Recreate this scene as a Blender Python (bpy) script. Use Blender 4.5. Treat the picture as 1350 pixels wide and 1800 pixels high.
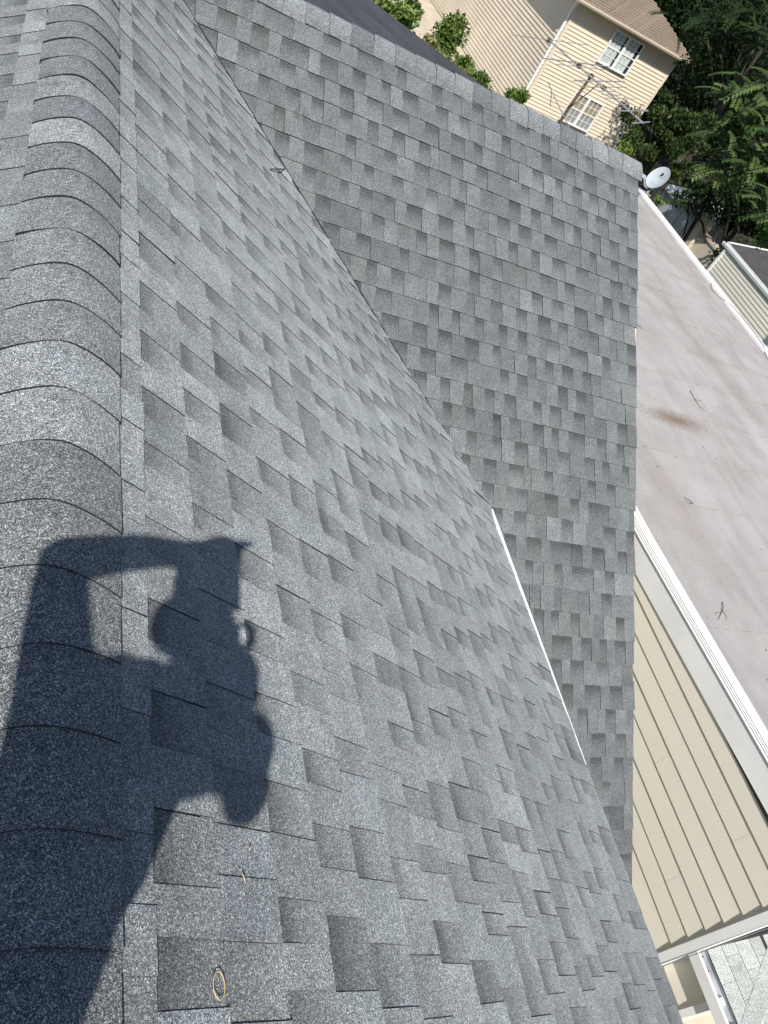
import bpy, math, random
import numpy as np
from mathutils import Vector, Matrix

for o in list(bpy.data.objects): bpy.data.objects.remove(o)
SC = bpy.context.scene
COL = SC.collection
R = math.radians

# ------------------------------------------------------------------ camera
CAM = Vector((-0.1035, 0.0, 1.1058))
RIGHT = Vector((0.874163, -0.206772, 0.439414))
DOWN = Vector((0.132358, -0.769130, -0.625236))
FWD = Vector((0.467248, 0.604718, -0.644977))
cd = bpy.data.cameras.new('camera')
cam = bpy.data.objects.new('camera', cd); COL.objects.link(cam)
m = Matrix.Identity(4)
for i in range(3):
    m[i][0] = RIGHT[i]; m[i][1] = -DOWN[i]; m[i][2] = -FWD[i]; m[i][3] = CAM[i]
cam.matrix_world = m
cd.sensor_fit = 'VERTICAL'; cd.sensor_height = 36.0; cd.sensor_width = 27.0
cd.lens = 1368.14/1800*36.0
cd.clip_start = 0.02; cd.clip_end = 600
SC.camera = cam
SC.render.resolution_x = 768; SC.render.resolution_y = 1024

# ------------------------------------------------------------------ light
SUN_DIR = Vector((-0.302, -0.593, 0.746)).normalized()      # towards the sun
elev = math.asin(SUN_DIR.z); azim = math.atan2(SUN_DIR.x, SUN_DIR.y)
W = bpy.data.worlds.new('World'); SC.world = W; W.use_nodes = True
wn = W.node_tree; bg = wn.nodes['Background']
sky = wn.nodes.new('ShaderNodeTexSky'); sky.sky_type = 'NISHITA'; sky.sun_disc = False
sky.sun_elevation = elev; sky.sun_rotation = azim % (2*math.pi)
sky.air_density = 1.0; sky.dust_density = 0.6; sky.ozone_density = 1.5
wn.links.new(sky.outputs[0], bg.inputs[0]); bg.inputs[1].default_value = 0.092
sd = bpy.data.lights.new('sun', 'SUN'); sd.energy = 4.4; sd.angle = R(0.53); sd.color = (1.0, 0.955, 0.89)
so = bpy.data.objects.new('sun', sd); COL.objects.link(so)
so.location = SUN_DIR*40
so.rotation_euler = SUN_DIR.to_track_quat('Z', 'Y').to_euler()
vs = SC.view_settings
vs.view_transform = 'Standard'; vs.look = 'None'; vs.exposure = 0.40; vs.gamma = 1.0; vs.use_curve_mapping = False

rnd = random.Random(7)
nrs = np.random.RandomState(11)

# ------------------------------------------------------------------ materials
def mat(name):
    mt = bpy.data.materials.new(name); mt.use_nodes = True
    nt = mt.node_tree; b = nt.nodes['Principled BSDF']
    return mt, nt, b
def N(nt, t, **kw):
    n = nt.nodes.new(t)
    for k, v in kw.items():
        if k in n.inputs and not hasattr(n, k): n.inputs[k].default_value = v
        else: setattr(n, k, v)
    return n
def ramp(nt, stops, interp='LINEAR'):
    n = nt.nodes.new('ShaderNodeValToRGB'); cr = n.color_ramp; cr.interpolation = interp
    while len(cr.elements) < len(stops): cr.elements.new(0.5)
    for e, (p, c) in zip(cr.elements, stops):
        e.position = p; e.color = (c[0], c[1], c[2], 1) if not isinstance(c, (int, float)) else (c, c, c, 1)
    return n
def mul(nt, a, b, fac=1.0, mode='MULTIPLY'):
    n = nt.nodes.new('ShaderNodeMix'); n.data_type = 'RGBA'; n.blend_type = mode
    n.inputs[0].default_value = fac
    for sock, v in ((n.inputs[6], a), (n.inputs[7], b)):
        if hasattr(v, 'node'): nt.links.new(v, sock)
        else: sock.default_value = (v[0], v[1], v[2], 1)
    return n.outputs[2]
def coords(nt, scale=(1, 1, 1), rot=(0, 0, 0), which='Object', loc=(0, 0, 0)):
    tc = nt.nodes.new('ShaderNodeTexCoord'); mp = nt.nodes.new('ShaderNodeMapping')
    mp.inputs['Scale'].default_value = scale; mp.inputs['Rotation'].default_value = rot; mp.inputs['Location'].default_value = loc
    nt.links.new(tc.outputs[which], mp.inputs[0]); return mp.outputs[0]

def granule_mat(name, stops, scale=360.0, bump=0.5, attr=True, mottling=0.25):
    mt, nt, b = mat(name); L = nt.links.new
    tc = nt.nodes.new('ShaderNodeTexCoord')
    v = N(nt, 'ShaderNodeTexVoronoi'); v.inputs['Scale'].default_value = scale
    L(tc.outputs['Object'], v.inputs['Vector'])
    sep = nt.nodes.new('ShaderNodeSeparateColor'); L(v.outputs['Color'], sep.inputs[0])
    cr = ramp(nt, stops); L(sep.outputs[0], cr.inputs[0])
    n2 = N(nt, 'ShaderNodeTexNoise'); n2.inputs['Scale'].default_value = 7.0; n2.inputs['Detail'].default_value = 6; n2.inputs['Roughness'].default_value = 0.65
    L(tc.outputs['Object'], n2.inputs['Vector'])
    cr2 = ramp(nt, [(0.25, 1-mottling), (0.75, 1+mottling*0.7)]); L(n2.outputs['Fac'], cr2.inputs[0])
    n3 = N(nt, 'ShaderNodeTexNoise'); n3.inputs['Scale'].default_value = 95.0; n3.inputs['Detail'].default_value = 2
    L(tc.outputs['Object'], n3.inputs['Vector'])
    cr3 = ramp(nt, [(0.3, 0.92), (0.7, 1.08)]); L(n3.outputs['Fac'], cr3.inputs[0])
    c = mul(nt, cr.outputs[0], cr2.outputs[0]); c = mul(nt, c, cr3.outputs[0])
    ge = nt.nodes.new('ShaderNodeNewGeometry')
    n4 = N(nt, 'ShaderNodeTexNoise'); n4.inputs['Scale'].default_value = 1.1; n4.inputs['Detail'].default_value = 5; n4.inputs['Roughness'].default_value = 0.6
    L(ge.outputs['Position'], n4.inputs['Vector'])
    cr4 = ramp(nt, [(0.3, (.90, .905, .91)), (0.7, (1.09, 1.11, 1.09))]); L(n4.outputs['Fac'], cr4.inputs[0]); c = mul(nt, c, cr4.outputs[0])
    n5 = N(nt, 'ShaderNodeTexNoise'); n5.inputs['Scale'].default_value = 16; n5.inputs['Detail'].default_value = 3; n5.inputs['Distortion'].default_value = 1.2
    L(ge.outputs['Position'], n5.inputs['Vector'])
    cr5 = ramp(nt, [(0.70, (1, 1, 1)), (0.80, (1.30, 1.31, 1.28))]); L(n5.outputs['Fac'], cr5.inputs[0]); c = mul(nt, c, cr5.outputs[0])
    n6 = N(nt, 'ShaderNodeTexNoise'); n6.inputs['Scale'].default_value = 9; n6.inputs['Detail'].default_value = 4
    L(ge.outputs['Position'], n6.inputs['Vector'])
    cr6 = ramp(nt, [(0.24, (.74, .72, .70)), (0.34, (1, 1, 1))]); L(n6.outputs['Fac'], cr6.inputs[0]); c = mul(nt, c, cr6.outputs[0])
    c = mul(nt, c, (.985, 1.0, .985))
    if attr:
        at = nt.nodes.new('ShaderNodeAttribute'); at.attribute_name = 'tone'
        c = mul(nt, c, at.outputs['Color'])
    L(c, b.inputs['Base Color'])
    b.inputs['Roughness'].default_value = 0.72
    b.inputs['Specular IOR Level'].default_value = 0.35
    b.inputs['Diffuse Roughness'].default_value = 1.0
    bp = nt.nodes.new('ShaderNodeBump'); bp.inputs['Strength'].default_value = bump; bp.inputs['Distance'].default_value = 0.0016
    inv = nt.nodes.new('ShaderNodeMath'); inv.operation = 'ADD'
    L(sep.outputs[1], inv.inputs[0]); L(n3.outputs['Fac'], inv.inputs[1])
    L(inv.outputs[0], bp.inputs['Height']); L(bp.outputs[0], b.inputs['Normal'])
    return mt
GREY = [(0.0, (.044, .047, .051)), (0.22, (.082, .087, .093)), (0.5, (.142, .150, .157)), (0.8, (.212, .222, .230)), (0.93, (.30, .312, .32)), (1.0, (.52, .53, .53))]
M_SH = granule_mat('shingle_granules', GREY, 600.0)
M_CAP = granule_mat('cap_granules', [(0.0, (.030, .033, .037)), (0.25, (.066, .071, .078)), (0.5, (.130, .137, .146)), (0.78, (.222, .232, .243)), (0.92, (.35, .36, .37)), (1.0, (.58, .59, .59))], 600.0, 0.5)
M_LIGHTSH = granule_mat('pale_three_tab_granules', [(0.0, (.24, .25, .25)), (0.4, (.38, .395, .39)), (0.7, (.46, .475, .47)), (1.0, (.68, .70, .69))], 260.0, 0.4, mottling=.12)
M_BROWN = granule_mat('brown_shingle_granules', [(0.0, (.10, .072, .052)), (0.5, (.19, .14, .105)), (1.0, (.34, .27, .22))], 60.0, 0.3, attr=False)

def plain(name, col, rough=0.6, var=0.06, scale=3.0, spec=0.4, metallic=0.0, bump=0.0, stretch=(1, 1, 1), dark=None):
    mt, nt, b = mat(name); L = nt.links.new
    vec = coords(nt, stretch)
    n = N(nt, 'ShaderNodeTexNoise'); n.inputs['Scale'].default_value = scale; n.inputs['Detail'].default_value = 6; n.inputs['Roughness'].default_value = 0.6
    L(vec, n.inputs['Vector'])
    lo = [c*(1-var*1.5) for c in col]; hi = [min(1, c*(1+var)) for c in col]
    if dark: lo = dark
    cr = ramp(nt, [(0.3, lo), (0.62, hi)]); L(n.outputs['Fac'], cr.inputs[0])
    L(cr.outputs[0], b.inputs['Base Color'])
    b.inputs['Roughness'].default_value = rough; b.inputs['Specular IOR Level'].default_value = spec; b.inputs['Metallic'].default_value = metallic
    if bump:
        bp = nt.nodes.new('ShaderNodeBump'); bp.inputs['Strength'].default_value = bump; bp.inputs['Distance'].default_value = 0.01
        L(n.outputs['Fac'], bp.inputs['Height']); L(bp.outputs[0], b.inputs['Normal'])
    return mt
M_EDGE = plain('asphalt_cut_edge', (.018, .019, .020), 0.9, 0.3, 60)
M_SEAM = plain('membrane_cut_edge', (.27, .25, .235), 0.9, 0.3, 20)
M_DECK = plain('roof_underlay', (.03, .03, .032), 0.9, 0.2, 5)
M_CREAM = plain('cream_vinyl', (.745, .705, .60), 0.42, 0.05, 0.9, 0.4, stretch=(1, .25, 1))
M_TAN = plain('tan_vinyl', (.70, .60, .465), 0.5, 0.05, 0.7)
M_WHITE = plain('white_painted_metal', (.80, .80, .79), 0.38, 0.04, 2.0, 0.5)
M_TRIM = plain('white_vinyl_trim', (.84, .84, .83), 0.45, 0.05, 2.0)
M_ALU = plain('weathered_aluminium', (.27, .26, .26), 0.42, 0.1, 12, 0.5, 0.0)
M_RUST = plain('brown_rusty_steel', (.10, .062, .042), 0.75, 0.35, 20)
M_BLACKROOF = plain('black_roll_roofing', (.060, .058, .064), 0.75, 0.22, 1.6, 0.35, bump=0.15)
M_DARKROOF = plain('dark_brown_roofing', (.075, .068, .066), 0.85, 0.15, 4)
M_CONC = plain('pale_concrete', (.50, .43, .34), 0.85, 0.14, 1.2, bump=0.2)
M_STUCCO = plain('beige_stucco', (.58, .50, .39), 0.85, 0.08, 4, bump=0.2)
M_SHEDROOF = plain('pale_metal_roof', (.42, .45, .47), 0.45, 0.06, 1.5)
M_BARK = plain('grey_bark', (.045, .038, .03), 0.9, 0.3, 9, bump=0.6, stretch=(1, 1, .3))
M_DARKHOLE = plain('dark_rubber', (.012, .012, .013), 0.7, 0.1)
M_DEBRIS = plain('dry_twig', (.045, .035, .03), 0.85, 0.3, 30)
M_BAND = plain('tan_rubber', (.62, .46, .22), 0.5, 0.08, 30)
M_PALEBAND = plain('pale_rubber', (.46, .44, .38), 0.6, 0.08, 30)
M_STRAW = plain('pale_straw', (.62, .47, .24), 0.7, 0.1, 30)
M_LITTER = plain('rotting_leaf_litter', (.055, .018, .014), 0.85, 0.4, 25, bump=0.5)
M_GUTTER = plain('gutter_inside', (.60, .62, .64), 0.7, 0.15, 5, 0.3)
M_PHONE = plain('black_phone', (.02, .02, .022), 0.25, 0.05)
M_SKIN = plain('skin', (.46, .28, .20), 0.5, 0.06, 8)
M_SHIRT = plain('navy_cotton', (.05, .07, .12), 0.9, 0.12, 14)
M_TROUS = plain('khaki_twill', (.24, .20, .14), 0.9, 0.12, 14)
M_HAIR = plain('dark_brown_hair', (.03, .02, .015), 0.6, 0.2, 40)
M_BOOT = plain('brown_leather_boot', (.10, .06, .035), 0.6, 0.15, 20)
M_MARK = plain('black_print', (.02, .02, .022), 0.5, 0.02)
M_MARK2 = plain('grey_print', (.30, .33, .35), 0.5, 0.02)
M_DISH = plain('pale_grey_dish_paint', (.40, .44, .46), 0.5, 0.04, 4)
M_CURT = plain('white_lace_curtain', (.66, .69, .66), 0.9, 0.2, 7, stretch=(3, 1, .8), dark=(.30, .33, .32))
M_BLIND = plain('beige_roller_blind', (.40, .32, .22), 0.9, 0.08, 2)
M_SCREEN = plain('grey_insect_screen', (.36, .34, .33), 0.9, 0.06, 2)
M_ROOM = plain('dark_room', (.02, .022, .024), 0.9, 0.1)
M_BLUESIDE = plain('pale_blue_siding', (.36, .44, .54), 0.6, 0.05)

def glass_mat():
    mt = bpy.data.materials.new('window_glass'); mt.use_nodes = True
    nt = mt.node_tree; nt.nodes.clear(); L = nt.links.new
    o = nt.nodes.new('ShaderNodeOutputMaterial'); mx = nt.nodes.new('ShaderNodeMixShader')
    t = nt.nodes.new('ShaderNodeBsdfTransparent'); g = nt.nodes.new('ShaderNodeBsdfGlossy')
    g.inputs['Roughness'].default_value = 0.02; t.inputs[0].default_value = (.92, .95, .94, 1)
    mx.inputs[0].default_value = 0.09; L(t.outputs[0], mx.inputs[1]); L(g.outputs[0], mx.inputs[2]); L(mx.outputs[0], o.inputs[0])
    return mt
M_GLASS = glass_mat()

def membrane_mat():
    mt, nt, b = mat('pinkish_grey_membrane'); L = nt.links.new
    tc = nt.nodes.new('ShaderNodeTexCoord')
    def noise(scale, rot, sc, det=6, rough=0.6, dist=0.0):
        mp = nt.nodes.new('ShaderNodeMapping'); mp.inputs['Rotation'].default_value = rot; mp.inputs['Scale'].default_value = scale
        L(tc.outputs['Object'], mp.inputs[0])
        n = N(nt, 'ShaderNodeTexNoise'); n.inputs['Scale'].default_value = sc; n.inputs['Detail'].default_value = det; n.inputs['Roughness'].default_value = rough; n.inputs['Distortion'].default_value = dist
        L(mp.outputs[0], n.inputs['Vector']); return n.outputs['Fac']
    streak = noise((1.6, .30, 1), (0, 0, R(16)), 1.5, 7, 0.6, 0.6)
    c1 = ramp(nt, [(0.28, (.325, .300, .280)), (0.44, (.385, .364, .343)), (0.58, (.412, .393, .372)), (0.74, (.445, .428, .408))]); L(streak, c1.inputs[0])
    pink = noise((1.2, .25, 1), (0, 0, R(22)), 1.1, 4, 0.5, 0.4)
    c2 = ramp(nt, [(0.45, (1, 1, 1)), (0.66, (.93, .89, .885))]); L(pink, c2.inputs[0])
    fine = noise((1, 1, 1), (0, 0, 0), 55, 4, 0.7)
    c3 = ramp(nt, [(0.3, .93), (0.7, 1.05)]); L(fine, c3.inputs[0])
    blot = noise((1, 1, 1), (0, 0, 0), 2.6, 5, 0.6)
    c4 = ramp(nt, [(0.35, (.90, .90, .90)), (0.65, (1.05, 1.05, 1.05))]); L(blot, c4.inputs[0])
    c = mul(nt, c1.outputs[0], c2.outputs[0]); c = mul(nt, c, c3.outputs[0]); c = mul(nt, c, c4.outputs[0])
    # a dried puddle of brown dirt beside one seam
    mp = nt.nodes.new('ShaderNodeMapping'); mp.vector_type = 'POINT'
    mp.inputs['Location'].default_value = (-7.08*1.25, -5.70*4.2, 0); mp.inputs['Scale'].default_value = (1.25, 4.2, 0)
    L(tc.outputs['Object'], mp.inputs[0])
    ln = nt.nodes.new('ShaderNodeVectorMath'); ln.operation = 'LENGTH'; L(mp.outputs[0], ln.inputs[0])
    grit = noise((1, 1, 1), (0, 0, 0), 34, 5, 0.75)
    mm = nt.nodes.new('ShaderNodeMath'); mm.operation = 'MULTIPLY_ADD'; mm.inputs[1].default_value = 1.7; L(grit, mm.inputs[0]); L(ln.outputs['Value'], mm.inputs[2])
    cs = ramp(nt, [(0.85/2, 1.0), (1.65/2, 0.0)])
    hf = nt.nodes.new('ShaderNodeMath'); hf.operation = 'MULTIPLY'; hf.inputs[1].default_value = 0.5; L(mm.outputs[0], hf.inputs[0]); L(hf.outputs[0], cs.inputs[0])
    mx = nt.nodes.new('ShaderNodeMix'); mx.data_type = 'RGBA'; L(cs.outputs[0], mx.inputs[0]); L(c, mx.inputs[6]); mx.inputs[7].default_value = (.19, .135, .10, 1)
    # dark fallen specks
    vo = N(nt, 'ShaderNodeTexVoronoi'); vo.inputs['Scale'].default_value = 4.2; L(tc.outputs['Object'], vo.inputs['Vector'])
    sp = ramp(nt, [(0.035, (.25, .22, .2)), (0.06, (1, 1, 1))]); L(vo.outputs['Distance'], sp.inputs[0])
    c = mul(nt, mx.outputs[2], sp.outputs[0], 0.8)
    L(c, b.inputs['Base Color']); b.inputs['Roughness'].default_value = 0.8; b.inputs['Specular IOR Level'].default_value = 0.25
    bp = nt.nodes.new('ShaderNodeBump'); bp.inputs['Strength'].default_value = 0.25; bp.inputs['Distance'].default_value = 0.004
    L(fine, bp.inputs['Height']); L(bp.outputs[0], b.inputs['Normal'])
    return mt
M_MEMB = membrane_mat()

def leaf_mat(name, dark, light, trans=0.25, spec=0.3):
    mt, nt, b = mat(name); L = nt.links.new
    at = nt.nodes.new('ShaderNodeAttribute'); at.attribute_name = 'tone'
    cr = ramp(nt, [(0.0, dark), (1.0, light)]); L(at.outputs['Fac'], cr.inputs[0])
    L(cr.outputs[0], b.inputs['Base Color']); b.inputs['Roughness'].default_value = 0.55; b.inputs['Specular IOR Level'].default_value = spec
    tr = nt.nodes.new('ShaderNodeBsdfTranslucent'); L(cr.outputs[0], tr.inputs[0])
    mx = nt.nodes.new('ShaderNodeMixShader'); mx.inputs[0].default_value = trans
    L(b.outputs[0], mx.inputs[1]); L(tr.outputs[0], mx.inputs[2]); L(mx.outputs[0], nt.nodes['Material Output'].inputs[0])
    return mt
M_LEAF = leaf_mat('broad_leaf', (.016, .036, .008), (.060, .090, .018))
M_FROND = leaf_mat('pinnate_leaf', (.030, .064, .016), (.130, .190, .060))
M_FRONDDARK = leaf_mat('shaded_pinnate_leaf', (.008, .019, .006), (.034, .060, .018), 0.15, 0.1)
M_VINE = leaf_mat('vine_leaf', (.050, .100, .016), (.190, .270, .060))
M_WOOD = leaf_mat('far_wood_leaf', (.006, .015, .005), (.020, .038, .010), 0.1, 0.06)
M_GRASSBLADE = leaf_mat('dry_grass', (.10, .12, .03), (.40, .36, .17), 0.2)

def ground_mat():
    mt, nt, b = mat('yard_soil_and_grass'); L = nt.links.new
    n = N(nt, 'ShaderNodeTexNoise'); n.inputs['Scale'].default_value = 0.35; n.inputs['Detail'].default_value = 9; n.inputs['Roughness'].default_value = 0.7
    L(coords(nt), n.inputs['Vector'])
    cr = ramp(nt, [(0.35, (.035, .030, .020)), (0.5, (.045, .055, .020)), (0.7, (.075, .085, .03))]); L(n.outputs['Fac'], cr.inputs[0])
    L(cr.outputs[0], b.inputs['Base Color']); b.inputs['Roughness'].default_value = 0.95
    return mt
M_GROUND = ground_mat()

# ------------------------------------------------------------------ mesh helpers
class MB:
    def __init__(s): s.v = []; s.f = []; s.m = []; s.t = []
    def quad(s, a, b, c, d, mi=0, tone=None):
        i = len(s.v); s.v += [tuple(a), tuple(b), tuple(c), tuple(d)]; s.f.append((i, i+1, i+2, i+3)); s.m.append(mi)
        s.t += (tone if isinstance(tone, list) else [tone or (1, 1, 1)]*4)
    def poly(s, pts, mi=0, tone=(1, 1, 1)):
        i = len(s.v); s.v += [tuple(p) for p in pts]; s.f.append(tuple(range(i, i+len(pts)))); s.m.append(mi); s.t += [tone]*len(pts)
    def box(s, lo, hi, mi=0, b=0.0):
        (x0, y0, z0), (x1, y1, z1) = lo, hi
        if x0 > x1: x0, x1 = x1, x0
        if y0 > y1: y0, y1 = y1, y0
        if z0 > z1: z0, z1 = z1, z0
        i = len(s.v)
        s.v += [(x0,y0,z0),(x1,y0,z0),(x1,y1,z0),(x0,y1,z0),(x0,y0,z1),(x1,y0,z1),(x1,y1,z1),(x0,y1,z1)]; s.t += [(1,1,1)]*8
        for f in ((0,3,2,1),(4,5,6,7),(0,1,5,4),(1,2,6,5),(2,3,7,6),(3,0,4,7)): s.f.append(tuple(i+k for k in f)); s.m.append(mi)
    def obox(s, c, ax, ay, az, mi=0):        # oriented box, half-axis vectors
        c, ax, ay, az = map(Vector, (c, ax, ay, az)); i = len(s.v)
        for k in ((-1,-1,-1),(1,-1,-1),(1,1,-1),(-1,1,-1),(-1,-1,1),(1,-1,1),(1,1,1),(-1,1,1)):
            s.v.append(tuple(c+ax*k[0]+ay*k[1]+az*k[2])); s.t.append((1,1,1))
        for f in ((0,3,2,1),(4,5,6,7),(0,1,5,4),(1,2,6,5),(2,3,7,6),(3,0,4,7)): s.f.append(tuple(i+k for k in f)); s.m.append(mi)
    def tube(s, pts, rad, n=8, mi=0, cap=True):
        pts = [Vector(p) for p in pts]; rad = rad if isinstance(rad, (list, tuple)) else [rad]*len(pts)
        rings = []; u = None
        for k, p in enumerate(pts):
            d = (pts[min(k+1, len(pts)-1)]-pts[max(k-1, 0)]).normalized()
            if u is None: u = d.orthogonal().normalized()
            else: u = (u-d*u.dot(d)).normalized()
            w = d.cross(u); i = len(s.v); rings.append(i)
            for j in range(n):
                a = 2*math.pi*j/n; s.v.append(tuple(p+(u*math.cos(a)+w*math.sin(a))*rad[k])); s.t.append((1,1,1))
        for a, b in zip(rings, rings[1:]):
            for j in range(n): s.f.append((a+j, a+(j+1) % n, b+(j+1) % n, b+j)); s.m.append(mi)
        if cap:
            s.f.append(tuple(reversed(range(rings[0], rings[0]+n)))); s.m.append(mi)
            s.f.append(tuple(range(rings[-1], rings[-1]+n))); s.m.append(mi)
    def mesh(s, name, mats, origin=(0, 0, 0), tone=False, smooth=False):
        me = bpy.data.meshes.new(name); o = Vector(origin)
        me.from_pydata([tuple(Vector(p)-o) for p in s.v], [], s.f)
        for mt in (mats if isinstance(mats, (list, tuple)) else [mats]): me.materials.append(mt)
        me.polygons.foreach_set('material_index', s.m)
        if tone:
            at = me.color_attributes.new('tone', 'FLOAT_COLOR', 'POINT')
            at.data.foreach_set('color', np.array([(*t, 1.0) for t in s.t], dtype=np.float32).ravel())
        if smooth: me.polygons.foreach_set('use_smooth', [True]*len(me.polygons))
        me.update(); return me
    def build(s, name, mats, parent=None, origin=(0, 0, 0), tone=False, smooth=False):
        me = s.mesh(name, mats, origin, tone, smooth); ob = bpy.data.objects.new(name, me); COL.objects.link(ob)
        ob.location = origin
        if parent is not None:
            ob.parent = parent; ob.matrix_parent_inverse = Matrix.Translation(-parent_world(parent))
        return ob
def parent_world(p):
    v = Vector((0, 0, 0))
    while p is not None:
        if p.get('_w') is not None: return v+Vector(p['_w'])
        v += p.location; p = None
    return v
WORLD = {}
def empty(name, loc, label=None, cat=None, group=None):
    o = bpy.data.objects.new(name, None); COL.objects.link(o); o.location = loc; o.empty_display_size = 0.2
    if label: tag(o, label, cat, group)
    return o
def tag(o, label=None, cat=None, group=None, kind=None):
    if label: o['label'] = label
    if cat: o['category'] = cat
    if group: o['group'] = group
    if kind: o['kind'] = kind
    return o
def setp(ob, parent):      # all parents sit at unrotated world positions
    ob.parent = parent
    wl = Vector(ob.location); pw = WORLDPOS(parent)
    ob.matrix_parent_inverse = Matrix.Identity(4); ob.location = wl-pw
def WORLDPOS(o):
    v = Vector(o.location)
    while o.parent is not None: o = o.parent; v += Vector(o.location)
    return v
def build(mb, name, mats, parent=None, origin=None, tone=False, smooth=False):
    if origin is None: origin = WORLDPOS(parent) if parent is not None else mb.v[0]
    ob = mb.build(name, mats, None, origin, tone, smooth)
    if parent is not None: setp(ob, parent)
    return ob

V = Vector
Z = V((0, 0, 1))

# ------------------------------------------------------------------ ground
mb = MB(); mb.quad((-250, -250, -7.6), (350, -250, -7.6), (350, 400, -7.6), (-250, 400, -7.6))
g = build(mb, 'ground', M_GROUND, origin=(0, 0, -7.6)); tag(g, kind='structure')
mb = MB(); mb.box((11.2, 30, -7.7), (17.9, 60, -7.56))
g = build(mb, 'concrete_path', M_CONC, origin=(14, 40, -7.6)); tag(g, kind='structure')
mb = MB(); mb.box((5.9, -6, -7.7), (14, 0.62, -7.55))
g = build(mb, 'patio', M_CONC, origin=(9, -2, -7.6)); tag(g, kind='structure')

# ================================================================== THE SHINGLED HOUSE
TA, TB = 0.6109, 0.6263
EXP = 0.1429
cA = 1/math.hypot(1, TA); cB = 1/math.hypot(1, TB)
HOUSE = empty('shingled_house', (0, 0, -7.6), 'house with charcoal grey laminated shingle roof, two slopes meeting in a valley', 'house')
AX0 = 0.025                                             # apex of the main ridge
YAW = -0.0096
BX = V((math.cos(YAW), math.sin(YAW), 0)); BYv = V((-math.sin(YAW), math.cos(YAW), 0))
BO = V((0, 4.9998, -0.1247))
XR = 3.782
def PA(s, y, h=0.0):                                     # right slope of the main roof
    return V((s*cA, y, -s*TA*cA)) + V((TA*cA, 0, cA))*h
def PL(s, y, h=0.0):                                     # left slope of the main roof
    return V((AX0*2-s*cA, y, -s*TA*cA)) + V((-TA*cA, 0, cA))*h
def PB(s, t, h=0.0):                                     # front slope of the cross gable
    return BO + BX*t - BYv*(s*cB) - Z*(s*TB*cB) + (Z*cB - BYv*(TB*cB))*h

def valley_y(x):                                         # y where slope A meets slope B
    return 4.9998 + (-TA*x+0.1247)/TB

WSC = 1.0; KLO = .50
def shingle(fn, s1, u0, u1, parent, rr, e=EXP, head=0.035, light_gain=1.0, flip=False, lift=0.0, cut=None, butt=.0045):
    """one laminated strip shingle: thin base with raised teeth, cut edges dark"""
    mb = MB(); s0 = s1-e-head
    skew = rr.uniform(-.0015, .0015)
    def H(s): return .0015 + butt*(s-s0)/(s1-s0) + lift*max(0, (s-s0)/(s1-s0))**2
    # teeth pattern
    us = [u0]; tooth = rr.random() < .5; tabs = []
    while us[-1] < u1-.002:
        w = rr.choice((.07, .08, .09, .10, .105, .115, .13)) * rr.uniform(.92, 1.08) * WSC
        if tooth: w *= 1.12
        b = us[-1]+w
        if u1-b < .045: b = u1
        tabs.append((us[-1], b, tooth)); us.append(b); tooth = not tooth if rr.random() < .97 else tooth
    fr = (0.0, .16, .40, .66, 1.0)
    sh = rr.uniform(.93, 1.07)*light_gain
    for a, b, th in tabs:
        ex = .0022 if th else 0.0
        tone = (rr.uniform(1.0, 1.17) if th else rr.uniform(.90, 1.07))*sh
        if rr.random() < .10: tone *= 1.13
        if rr.random() < .10: tone *= .86
        warm = rr.uniform(-.025, .025); tint = (1+warm, 1.0, 1-warm*.6)
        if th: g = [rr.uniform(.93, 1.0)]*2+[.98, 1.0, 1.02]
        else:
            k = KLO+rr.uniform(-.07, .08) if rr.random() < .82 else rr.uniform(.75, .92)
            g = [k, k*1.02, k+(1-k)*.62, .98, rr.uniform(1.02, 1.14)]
        tp = rr.uniform(-.004, .004) if th else 0; tp2 = rr.uniform(-.004, .004) if th else 0
        jag = rr.uniform(-.0018, .0018)
        if cut and a > max(cut(s0), cut(s1)): continue
        def P(u, s, h):
            ss_ = s+(u-u0)*skew+(jag if s == s1 else 0)
            if cut:
                c = cut(ss_); near = max(0.0, 1-(c-min(u, c))/.16); u = min(u, c)
                if h > 0: h += .014*near*near
            return fn(ss_, u, h)
        ss = [s0]+[s1-e+e*f for f in fr[1:]]
        for q in range(len(ss)-1):
            sa, sb = ss[q], ss[q+1]; fa = (sa-s0)/(s1-s0); fb = (sb-s0)/(s1-s0)
            A = P(a+tp*fa, sa, H(sa)+ex); B = P(b+tp2*fa, sa, H(sa)+ex); C2 = P(b+tp2*fb, sb, H(sb)+ex); D = P(a+tp*fb, sb, H(sb)+ex)
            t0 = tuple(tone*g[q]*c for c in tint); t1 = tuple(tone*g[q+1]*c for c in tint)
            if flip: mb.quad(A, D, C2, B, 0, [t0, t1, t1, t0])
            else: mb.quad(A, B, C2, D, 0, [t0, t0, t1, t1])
        hh = H(s1)+ex
        lowA, lowB = P(a+tp, s1, hh), P(b+tp2, s1, hh); lA, lB = P(a+tp, s1, -.001), P(b+tp2, s1, -.001)
        mb.quad(lowA, lowB, lB, lA, 1) if not flip else mb.quad(lowB, lowA, lA, lB, 1)
        if th or a == u0 or b == u1:
            mb.quad(P(a, s0, H(s0)+ex), P(a+tp, s1, hh), lA, P(a, s0, -.001), 1)
            mb.quad(P(b, s0, -.001), lB, P(b+tp2, s1, hh), P(b, s0, H(s0)+ex), 1)
    build(mb, 'shingle', [M_SH, M_EDGE], parent, origin=fn(s1, (u0+u1)/2, 0), tone=True)

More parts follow.
